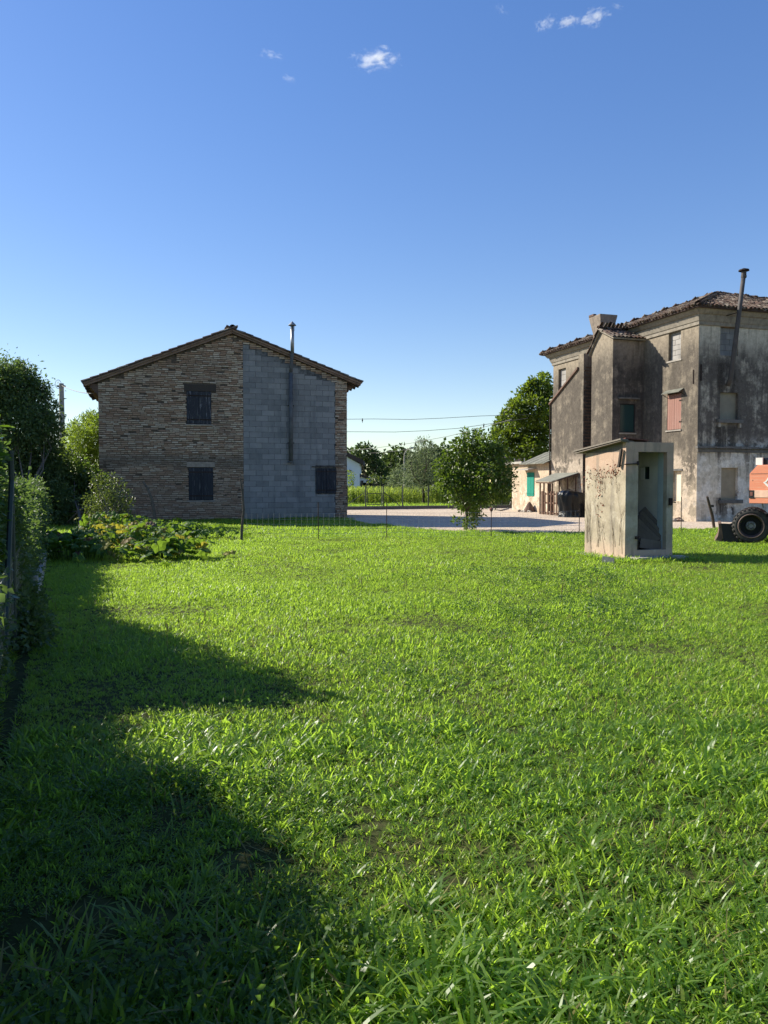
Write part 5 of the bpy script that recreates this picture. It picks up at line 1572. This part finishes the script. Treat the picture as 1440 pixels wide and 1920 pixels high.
conifer(752, 874, 900, 150, 'short pointed conifer on the horizon beside the street lamp')
# far-off wood that reads as one mass
lm = []
rr = random.Random(9)
for k in range(150):
    px = rr.uniform(-900, 2300)
    if 640 < px < 1000 and rr.random() < .2: continue
    Y = rr.uniform(190, 260); h = rr.uniform(2.5, 5.0)
    c = at(px, 905, Y); lm.append(((c.x, Y, h), h * rr.uniform(.9, 1.2)))
    lm.append(((c.x + rr.uniform(-3, 3), Y, h * 1.5), h * rr.uniform(.5, .8)))
tag(foliage('distant_wood', lm, 26, 1.1, .8, MAT['far_leaf'], None, shell=.7, minz=.2), kind='stuff')

# left: big laurel behind, bamboo-like bush, dark bush
rows = [(30, 735, 45), (70, 760, 36), (0, 720, 45), (92, 800, 30), (50, 800, 50), (20, 860, 55), (75, 860, 45), (95, 905, 40), (45, 920, 50), (100, 955, 38), (60, 970, 45), (10, 960, 50), (40, 700, 22), (60, 715, 18), (84, 728, 16), (45, 682, 7), (-30, 760, 60), (-40, 860, 70), (-30, 940, 60), (105, 845, 20), (100, 780, 10), (112, 760, 5), (20, 708, 20)]
tree('laurel_tree', 'tall dark leafy laurel at the left edge in front of the utility pole', 'tree', gnd(50, 1000), lumps_px([(a - 8, b, c) for a, b, c in rows + [(100, 880, 24), (85, 935, 36), (30, 1000, 44), (80, 1000, 36), (115, 930, 26), (112, 985, 26), (-10, 1010, 50), (70, 690, 5), (96, 742, 7), (108, 800, 9), (15, 690, 6), (118, 880, 16)]], 29.0, .9), 3900, .145, .06, MAT['laurel'], .07, fork=.4, noise=.34)
rows = [(165, 800, 20), (180, 790, 16), (150, 820, 22), (178, 830, 24), (135, 810, 12), (150, 850, 26), (180, 865, 26), (125, 845, 16), (190, 800, 20), (165, 785, 8), (140, 795, 6), (205, 830, 25), (172, 778, 7)]
tree('bamboo_thicket', 'feathery light green thicket beside the brick house left corner', 'bush', Vector((at(160, 900, 38.5).x, 38.5, 0)), lumps_px(rows, 38.5, 1.0), 2300, .24, .045, MAT['bamboo'], .04, fork=.5, noise=.3)
rows = [(140, 885, 30), (160, 910, 34), (130, 930, 36), (170, 940, 30), (115, 900, 26), (150, 965, 34), (120, 980, 34), (178, 900, 20)]
tree('dark_bush', 'dark round bush between laurel and brick house', 'bush', gnd(150, 998), lumps_px(rows, 30.0, .6), 2600, .15, .075, MAT['hedge'], .06, fork=.5)
rows = [(200, 915, 20), (185, 905, 14), (215, 930, 22), (195, 945, 24), (228, 945, 18), (175, 940, 18), (178, 895, 8), (172, 884, 5), (240, 925, 8), (246, 938, 6), (210, 965, 26), (185, 970, 24), (235, 965, 16), (212, 895, 9), (228, 905, 7), (190, 890, 6)]
tree('shrub', 'loose pale-leaved shrub standing before the brick wall', 'shrub', gnd(205, 1008), lumps_px(rows, 23.6, .35), 2600, .075, .045, MAT['shrub'], .035, fork=.4, noise=.28)

# boundary on the left: the fence line runs along the farm's long direction, close by the camera
def fx(y): return -.32 - .42 * y
def boundary_fence():
    th = thing('boundary_fence', 'old wire boundary fence on a pale concrete plinth at the left', 'fence', (0, 0, 0))
    pl = []
    y = 7.9
    while y < 20.5:
        m = MB()
        a, b = Vector((fx(y) - .02, y, 0)), Vector((fx(y + 1.2) - .02, y + 1.19, 0))
        n = Vector((b.y - a.y, -(b.x - a.x), 0)).normalized()
        m.prism([a - n * .05, b - n * .05, b + n * .03, a + n * .03], (0, 0, .24 + random.uniform(-.02, .02)))
        m.build('plinth_panel', MAT['plinth'], th)
        if y < 17: MB().box(-.05, .05, -.05, .05, 0, .30 + random.uniform(-.03, .06), Matrix.Translation((fx(y) - .06, y, 0)) @ Matrix.Rotation(AZ, 4, 'Z')).build('plinth_post', MAT['plinth'], th)
        y += 1.2
    for y in (1.2, 4.0, 7.2, 10.0, 13.0, 16.0):
        MB().tube([(fx(y) - .14, y, 0), (fx(y) - .14, y, 1.0 if y != 7.2 else 1.9)], .022 if y != 7.2 else .024, 7).build('post', MAT['green_post'], th)
    MB().tube([(fx(7.2) - .14, 7.2, 1.62), (fx(6.0) - .14, 6.0, .3)], .024, 6).build('brace', MAT['green_post'], th)
    wm = MB()
    for z in (.4, .55, .7, .85):
        wm.tube([(fx(1.2) - .14, 1.2, z), (fx(16) - .14, 16, z)], .003, 3, False)
    y = 1.2
    while y < 16: wm.tube([(fx(y) - .14, y, .25), (fx(y) - .14, y, .9)], .002, 3, False); y += .12
    wm.build('wire_net', MAT['mesh_wire'], th)
boundary_fence()
def hedge_top(y):
    """height of the hedge along the fence: it dips, peaks near the magnolia and sinks further off"""
    pts = [(-2, 1.45), (1.5, 1.32), (2.8, 1.24), (3.4, 1.36), (4.0, 1.42), (4.5, 1.22), (4.9, 1.0), (6.0, .98), (6.4, 1.7), (6.8, 2.15), (7.5, 2.2), (8.0, 1.75), (8.9, 1.3), (9.6, .95), (10.6, .95), (12.4, 1.0), (15, 1.25), (18, 1.5), (21, 1.7)]
    return float(np.interp(y, [p[0] for p in pts], [p[1] for p in pts]))
def hedge():
    lm = []
    y = -1.5
    while y < 19.5:
        h = hedge_top(y) * (1 + (.0 if y < 9 else .28) * (noise2(np.array([y * 1.1]), np.array([3.0]), 4)[0] - .4)) + random.uniform(-.08, .1)
        r = random.uniform(.2, .3)
        for row in range(3):
            x = fx(y) - .34 - row * .32 - (.12 if y < 8 else 0)
            z = r * .6
            while z < h - r * .55:
                lm.append(((x + random.uniform(-.06, .06), y + random.uniform(-.1, .1), z), r * random.uniform(.8, 1.1)))
                z += r * 1.05
            lm.append(((x, y, h - r * .7), r * .8))
        y += .30
    for k in range(14):                                          # growth spilling over the near end of the plinth
        y = random.uniform(7.2, 8.5); lm.append(((fx(y) + random.uniform(-.12, .08), y, random.uniform(.08, .34)), random.uniform(.12, .2)))
    th = thing('hedge', 'dark leafy hedge growing through the boundary fence at the left', 'hedge', (0, 0, 0))
    foliage('foliage', lm, 5200, .066, .036, MAT['laurel'], th, shell=.35, noise=.3, minz=.02)
    sm = MB()
    y = -1.0
    while y < 20:
        x = fx(y) - .4; h = hedge_top(y)
        sm.tube([(x, y, 0), (x + .05, y + .05, h * .5), (x - .05, y, h * .92)], [.02, .014, .004], 5); y += .45
    sm.build('stems', MAT['bark'], th)
hedge()
def leaf_blade_mesh(name, L, W, K=5, cup=.15, droop=.25):
    """a large single leaf along +X with a midrib fold"""
    vs, fs = [], []
    for i in range(K + 1):
        t = i / K; w = W * .5 * math.sin(math.pi * min(.98, .06 + t * .94)) ** .8; z = -droop * L * t * t
        vs += [(L * t, -w, z + cup * w), (L * t, 0, z), (L * t, w, z + cup * w)]
    for i in range(K):
        a = 3 * i
        fs += [(a, a + 1, a + 4, a + 3), (a + 1, a + 2, a + 5, a + 4)]
    me = bpy.data.meshes.new(name); me.from_pydata(vs, [], fs); me.polygons.foreach_set('use_smooth', [True] * len(fs))
    return me
def magnolia():
    Y = 6.9
    b = Vector((fx(Y) - .38, Y, 0))
    th = thing('magnolia_shrub', 'magnolia with large glossy bright leaves at the left edge', 'shrub', b)
    lm = leaf_blade_mesh('leaf', .165, .075); lm.materials.append(MAT['magnolia'])
    rr = random.Random(12)
    sm = MB()
    for (px, py, n) in ((-12, 830, 9), (-2, 860, 6), (-14, 935, 9), (0, 985, 9), (8, 1030, 10), (-6, 1060, 9), (2, 1090, 10), (6, 1120, 8), (-16, 1010, 8), (-20, 890, 8), (-4, 1150, 6), (-28, 960, 9), (-30, 1080, 8), (-10, 800, 6)):
        c = at(px - 6, py, Y + rr.uniform(-.15, .15)) - b
        sm.tube([(0, 0, .0), (c.x * .4 - .1, c.y * .5, c.z * .5), c], [.02, .012, .005], 5)
        for k in range(n):
            o = bpy.data.objects.new('leaf', lm); COL.objects.link(o); o.parent = th
            o.location = c + Vector((rr.gauss(0, .012), rr.gauss(0, .012), rr.gauss(0, .02)))
            o.rotation_euler = (rr.uniform(-.5, .5), rr.uniform(-.95, .25), 2 * math.pi * k / n + rr.uniform(-.3, .3)); s = rr.uniform(.7, 1.15); o.scale = (s, s, s)
    sm.build('stem', MAT['bark'], th)
magnolia()

def pumpkin_leaf():
    vs = [(0, 0, 0)]; fs = []
    n = 15
    for ring, f in ((1, .55), (2, 1.0)):
        for k in range(n):
            a = -math.pi * .88 + 2 * math.pi * .88 * k / (n - 1)
            lob = 1 + .16 * math.cos(5 * a) - .05 * (k % 2)
            r = .16 * f * lob * (1 if ring == 1 else 1)
            vs.append((r * math.cos(a) + .02, r * math.sin(a), (.03 if ring == 1 else -.015) + .018 * math.sin(3 * a) * f))
    for k in range(n - 1):
        fs.append((0, 1 + k, 2 + k)); fs.append((1 + k, 1 + n + k, 2 + n + k, 2 + k))
    me = bpy.data.meshes.new('leaf'); me.from_pydata(vs, [], fs)
    return me
def pumpkins():
    rr = random.Random(31)
    base = pumpkin_leaf(); M = {}
    for k in ('pumpkin', 'pumpkin_yellow', 'pumpkin_dead', 'hedge'):
        m = base.copy(); m.materials.append(MAT[k]); M[k] = m
    G = 'pumpkin plants in the vegetable patch'
    plants = [('deep green pumpkin plant at the right tip of the patch', (348, 1012), 62, 1.7, .9, [('pumpkin', 1)], .42),
              ('bright green pumpkin plant at the front right of the patch', (318, 1048), 60, 1.0, .7, [('pumpkin', .9), ('pumpkin_yellow', .1)], .45),
              ('yellowing pumpkin plant with withered leaves in the patch middle', (250, 1030), 95, 1.4, 1.2, [('pumpkin_yellow', .3), ('pumpkin', .62), ('pumpkin_dead', .08)], .62),
              ('half green half yellow pumpkin plant below the loose shrub', (210, 1012), 85, 1.3, 1.2, [('pumpkin', .78), ('pumpkin_yellow', .17), ('pumpkin_dead', .05)], .72),
              ('shaded pumpkin plant with dead leaves near the pale plinth', (140, 1048), 85, 1.5, 1.2, [('pumpkin', .8), ('pumpkin_dead', .12), ('pumpkin_yellow', .08)], .52),
              ('low pumpkin plant at the back of the patch by the bent branch', (290, 1004), 60, 1.6, .9, [('pumpkin', .9), ('pumpkin_yellow', .1)], .4)]
    for (lab, (px, py), n, sx, sy, mix, hh) in plants:
        c = gnd(px, py)
        th = thing('pumpkin_plant', lab, 'pumpkin plant', c, 0, G)
        sm = MB()
        for k in range(int(n * 1.5)):
            u = rr.random(); acc = 0; key = mix[0][0]
            for (kk, pr) in mix:
                acc += pr
                if u < acc: key = kk; break
            x, y = rr.gauss(0, sx * .42), rr.gauss(0, sy * .6)
            z = max(.08, hh * rr.uniform(.35, 1.05) * math.exp(-(x / sx) ** 2 * .6))
            o = bpy.data.objects.new('leaf', M[key]); COL.objects.link(o); o.parent = th
            o.location = (x, y, z); o.rotation_euler = (rr.gauss(0, .45), rr.gauss(.15, .45), rr.uniform(0, 6.28))
            s = rr.uniform(.5, 1.0) * (.75 if key == 'pumpkin_dead' else 1); o.scale = (s, s, s)
            sm.tube([(x * .85, y * .85, 0), (x, y, z)], .007, 3, False)
        sm.build('stems', MAT['pumpkin'], th)
pumpkins()

# ================================================================== GRASS
def tuft(n, Lr, wr, lean, bend, spread, seed, K=4):
    random.seed(seed); mb = MB()
    for k in range(n):
        a = random.uniform(0, 6.28); r = spread * math.sqrt(random.random()); az = random.uniform(0, 6.28)
        L = random.uniform(*Lr); t0 = random.uniform(*lean)
        blade(mb, (r * math.cos(a), r * math.sin(a), -.005), az, L, random.uniform(*wr), t0, t0 + random.uniform(*bend), K, random.uniform(-.5, .5))
    return mb
def seed_head(seed):
    random.seed(seed); mb = MB()
    for k in range(2):
        az = random.uniform(0, 6.28); L = random.uniform(.16, .28); ln = random.uniform(.05, .3)
        tip = Vector((math.cos(az) * L * ln, math.sin(az) * L * ln, L))
        mb.tube([(0, 0, 0), tip * .5 - Vector((.01, 0, 0)), tip], .0015, 3, False)
        d = tip.normalized()
        mb.tube([tip, tip + d * .015, tip + d * .045, tip + d * .06], [.001, .005, .004, .001], 5)
    return mb
def weed(seed):
    random.seed(seed); vs, fs = [], []
    n = 42; P = []
    for k in range(n):
        a = random.uniform(0, 6.28); r = .10 * math.sqrt(random.random()); P.append((r * math.cos(a), r * math.sin(a), random.uniform(.01, .09)))
    P = np.array(P); Dd = NP.normal(size=(n, 3)); Dd[:, 2] = np.abs(Dd[:, 2]) * .5
    V, F = leaf_arrays(P, Dd, NP.uniform(.012, .028, n), NP.uniform(.009, .016, n))
    return np_mesh('weed', V, F)
src = []
for s in range(6): src.append((tuft(11, (.035, .085), (.006, .012), (.2, 1.15), (.2, 1.0), .04, 100 + s).mesh('turf'), [MAT['grass']]))            # 0-5 turf
for s in range(5): src.append((tuft(13, (.06, .14), (.008, .014), (.35, 1.15), (.4, 1.4), .05, 200 + s, 5).mesh('coarse'), [MAT['grass_coarse']]))     # 6-10 coarse
for s in range(2): src.append((tuft(6, (.06, .15), (.003, .006), (.6, 1.3), (.2, .6), .05, 300 + s).mesh('dry'), [MAT['grass_dry']]))                 # 11-12 dry
for s in range(3): src.append((weed(400 + s), [MAT['weed']]))                                                                                          # 13-15 small-leaved weeds
for s in range(2): src.append((seed_head(500 + s).mesh('seedhead'), [MAT['grass_dry']]))                                                               # 16-17 seed heads
for s in range(2): src.append((tuft(18, (.10, .25), (.007, .014), (.2, 1.0), (.7, 2.0), .05, 600 + s, 6).mesh('clump'), [MAT['grass_coarse']]))        # 18-19 tall clumps
GC = source_collection('grass_source', src)

def local_xy(x, y, o):
    dx, dy = x - o.x, y - o.y
    return dx * E.x + dy * E.y, dx * D.x + dy * D.y
def keep_mask(x, y):
    k = ~in_poly(x, y, GRAVEL)
    a, b = local_xy(x, y, HB); k &= ~((a > -.05) & (a < 10.4) & (b > -.06) & (b < 5.6))
    a, b = local_xy(x, y, Vector((4.93, 15.7, 0))); k &= ~((a > -.1) & (a < 1.25) & (b > -.2) & (b < 1.6))
    a, b = local_xy(x, y, FC); k &= ~((a > -1.3) & (b > -.4))
    k &= ~((x < -.32 - .42 * y) & (x > -.44 - .42 * y) & (y < 19))
    return k
def lawn():
    P, idx, scl, rot = [], [], [], []
    def add(y0, y1, dens, choose, smin, smax, wide=.60, mask=None, tilt=.12):
        xl, xr = -(wide * y1 + 1.6), wide * y1 + 3.4                  # the lawn goes on past both sides of the frame
        n = int((xr - xl) * (y1 - y0) * dens)
        y = NP.uniform(y0, y1, n); x = NP.uniform(xl, xr, n)
        q = (x > -(wide * y + 1.6)) & (x < wide * y + 3.4)
        x, y = x[q], y[q]
        k = keep_mask(x, y)
        if mask is not None: k &= mask(x, y)
        x, y = x[k], y[k]; n = len(x)
        P.append(np.stack([x, y, np.zeros(n)], 1)); idx.append(choose(x, y, n)); 
        hn = noise2(x, y, 5)
        h2 = noise2(x * 2.6, y * 2.6, 6)
        scl.append(NP.uniform(smin, smax, n) * (.78 + .4 * np.clip(hn, 0, 1)) * np.clip(.3 + 1.4 * h2, .4, 1.55))
        rot.append(np.stack([NP.normal(0, tilt, n), NP.normal(0, tilt, n), NP.uniform(0, 6.28, n)], 1))
    def bare(x, y):                                        # thin, bare patches of soil near the lower left
        d = np.hypot((x + 1.05) / .45, (y - 2.55) / .35); d2 = np.hypot((x + .95) / .2, (y - 3.7) / .2); d3 = np.hypot((x + .55) / .16, (y - 3.2) / .16)
        nz = noise2(x * 1.7, y * 1.7, 17)
        return ~(((d < 1) | (d2 < 1) | (d3 < 1)) & (NP.random(len(x)) < .85)) & ((nz > .10) | (NP.random(len(x)) < .6))
    turf = lambda x, y, n: NP.integers(0, 6, n)
    coarse = lambda x, y, n: NP.integers(6, 11, n)
    add(0.6, 4.5, 640, turf, .7, 1.25, mask=bare)
    add(4.5, 8, 560, turf, .6, 1.1, mask=bare)
    add(8, 14, 640, turf, .62, 1.05, tilt=.2)
    add(14, 24, 330, turf, .7, 1.25, tilt=.2)
    add(24, 34, 140, turf, 1.0, 1.8, .55)
    add(0.6, 5, 240, coarse, .75, 1.4, mask=lambda x, y: bare(x, y) & (noise2(x * 1.5, y * 1.5, 8) > .36))
    add(5, 8, 85, coarse, .5, .95, mask=lambda x, y: noise2(x, y, 9) > .42)
    add(8, 16, 14, coarse, .5, .85, mask=lambda x, y: noise2(x, y, 9) > .5)
    add(16, 27, 6, coarse, .6, 1.0, mask=lambda x, y: noise2(x, y, 9) > .55)
    add(20.5, 26, 45, coarse, .8, 1.5, .50, mask=lambda x, y: (np.abs(y - 23.6 + .05 * x) < 1.2) & (x > -2))      # rougher strip along the net fence
    add(0.6, 9, 24, lambda x, y, n: NP.integers(11, 13, n), .8, 1.4)
    add(9, 22, 22, lambda x, y, n: NP.integers(11, 13, n), .8, 1.4, mask=lambda x, y: noise2(x * .6, y * .6, 12) > .55)
    add(0.6, 4.6, 70, lambda x, y, n: NP.integers(13, 16, n), .7, 1.3, mask=lambda x, y: (noise2(x * 1.3, y * 1.3, 33) > .60) | ((x < -.25) & (y < 4) & (noise2(x, y, 31) > .60)))
    add(5, 14, 14, lambda x, y, n: NP.integers(13, 16, n), .8, 1.4, mask=lambda x, y: noise2(x * .8, y * .8, 35) > .58)
    add(2.5, 12, 1.6, lambda x, y, n: NP.integers(16, 18, n), .7, 1.0)
    add(1.5, 3.8, 15, lambda x, y, n: NP.integers(18, 20, n), .65, 1.05)
    add(3.6, 6.5, 3.0, lambda x, y, n: NP.integers(18, 20, n), .5, .9)
    add(45.8, 58, 30, turf, 1.8, 3.0, .25)
    o = scatter('lawn_grass', np.concatenate(P), np.concatenate(rot), np.concatenate(scl), np.concatenate(idx), GC)
    return sum(len(p) for p in P)
print('grass tufts', lawn())
# weeds round the outhouse foot and house foot
def fringe():
    P = []
    for k in range(420):
        t = random.random()
        if t < .5: q = Vector((4.93, 15.7, 0)) + E * random.uniform(-.4, 1.5) + D * random.uniform(-.55, -.12)
        else: q = Vector((4.93, 15.7, 0)) + E * random.uniform(-.5, -.06) + D * random.uniform(-.3, 1.7)
        P.append(q[:])
    for k in range(500):
        q = HB + E * random.uniform(-.2, 10.5) + D * (-abs(random.gauss(0, .35)) - .05); P.append(q[:])
    P = np.array(P); P[:, 2] = 0; n = len(P)
    scatter('foot_weeds', P, np.stack([NP.normal(0, .15, n), NP.normal(0, .15, n), NP.uniform(0, 6.28, n)], 1), NP.uniform(.8, 1.6, n), NP.integers(6, 11, n), GC)
fringe()
# crop field beyond the far fence
def crop(seed):
    random.seed(seed); mb = MB()
    H = random.uniform(.85, 1.15)
    mb.tube([(0, 0, 0), (.02, 0, H * .8)], [.012, .006], 4, False)
    for k in range(9):
        blade(mb, (0, 0, H * (.12 + .085 * k)), 2.4 * k + random.uniform(-.5, .5), random.uniform(.35, .6), .045, .25, random.uniform(1.2, 2.2), 5)
    return mb.mesh('crop')
CC = source_collection('crop_source', [(crop(700 + s), [MAT['maize']]) for s in range(4)])
def field():
    n = 5200
    y = 57 + 38 * NP.random(n) ** 1.7; x = NP.uniform(-14, 14, n) + (y - 57) * .05
    k = ~((np.abs(x - at(794, 940, 58).x) < .5) & (y < 59)); x, y = x[k], y[k]; n = len(x)
    scatter('crop_field', np.stack([x, y, np.zeros(n)], 1), np.stack([NP.normal(0, .08, n), NP.normal(0, .08, n), NP.uniform(0, 6.28, n)], 1), NP.uniform(.85, 1.2, n), NP.integers(0, 4, n), CC)
field()

# ================================================================== CLOUDS
def cloud(px, py, wp, hp, label, dens, tilt=0.0, seed=0, Y=1600.0):
    c = at(px, py, Y); rx = wp * Y / FPX * .5; rz = hp * Y / FPX * .38
    bm = bmesh.new(); bmesh.ops.create_icosphere(bm, subdivisions=3, radius=1)
    me = bpy.data.meshes.new('cloud'); bm.to_mesh(me); bm.free()
    t = NT('cloud_%d' % seed)
    vn = t.node('ShaderNodeVolumePrincipled'); vn.inputs['Color'].default_value = (1, 1, 1, 1); vn.inputs['Anisotropy'].default_value = .3
    p = t.pos()
    ln = t.node('ShaderNodeVectorMath', operation='LENGTH'); t.l.new(p, ln.inputs[0])
    nz = t.node('ShaderNodeTexNoise', noise_dimensions='4D'); nz.inputs['W'].default_value = seed * 3.7; nz.inputs['Scale'].default_value = 2.1; nz.inputs['Detail'].default_value = 6; nz.inputs['Roughness'].default_value = .62; nz.inputs['Distortion'].default_value = .5
    mp = t.node('ShaderNodeMapping'); mp.inputs['Scale'].default_value = (1.4, 1, 1); t.l.new(p, mp.inputs[0]); t.l.new(mp.outputs[0], nz.inputs['Vector'])
    f = t.math('SUBTRACT', t.math('MULTIPLY', nz.outputs['Fac'], 2.6), t.math('ADD', t.math('MULTIPLY', ln.outputs['Value'], 0.8), .82))
    t.put(vn.inputs['Density'], t.math('MULTIPLY', t.step(f, .0, .6), dens))
    t.l.new(vn.outputs[0], t.out.inputs['Volume'])
    o = link('cloud', me, t.m); o.location = c; o.scale = (rx, rx * .6, rz); o.rotation_euler = (0, -tilt, 0)
    tag(o, label, 'cloud')
cloud(703, 112, 120, 52, 'brightest small white wisp of cloud high above the brick house', .05, R(4), 1)
cloud(1024, 44, 62, 44, 'left puff of the cloud row at the top right', .04, R(12), 2)
cloud(1066, 40, 60, 36, 'middle puff of the cloud row at the top right', .04, R(14), 3)
cloud(1114, 32, 84, 48, 'right and largest puff of the cloud row at the top right', .045, R(18), 4)
cloud(508, 102, 60, 26, 'faint thin cloud wisp left of the brightest one', .02, R(-12), 5)
cloud(540, 146, 40, 22, 'faintest cloud wisp below the thin one', .02, R(-18), 6)

cloud(1157, 12, 34, 20, 'tiny faint cloud scrap right of the top right cloud row', .022, R(-10), 7)
cloud(940, 18, 44, 26, 'very faint cloud scrap left of the top right cloud row', .012, R(-40), 8)
cloud(735, 110, 50, 20, 'thin tail of cloud right of the brightest wisp', .022, R(3), 9)
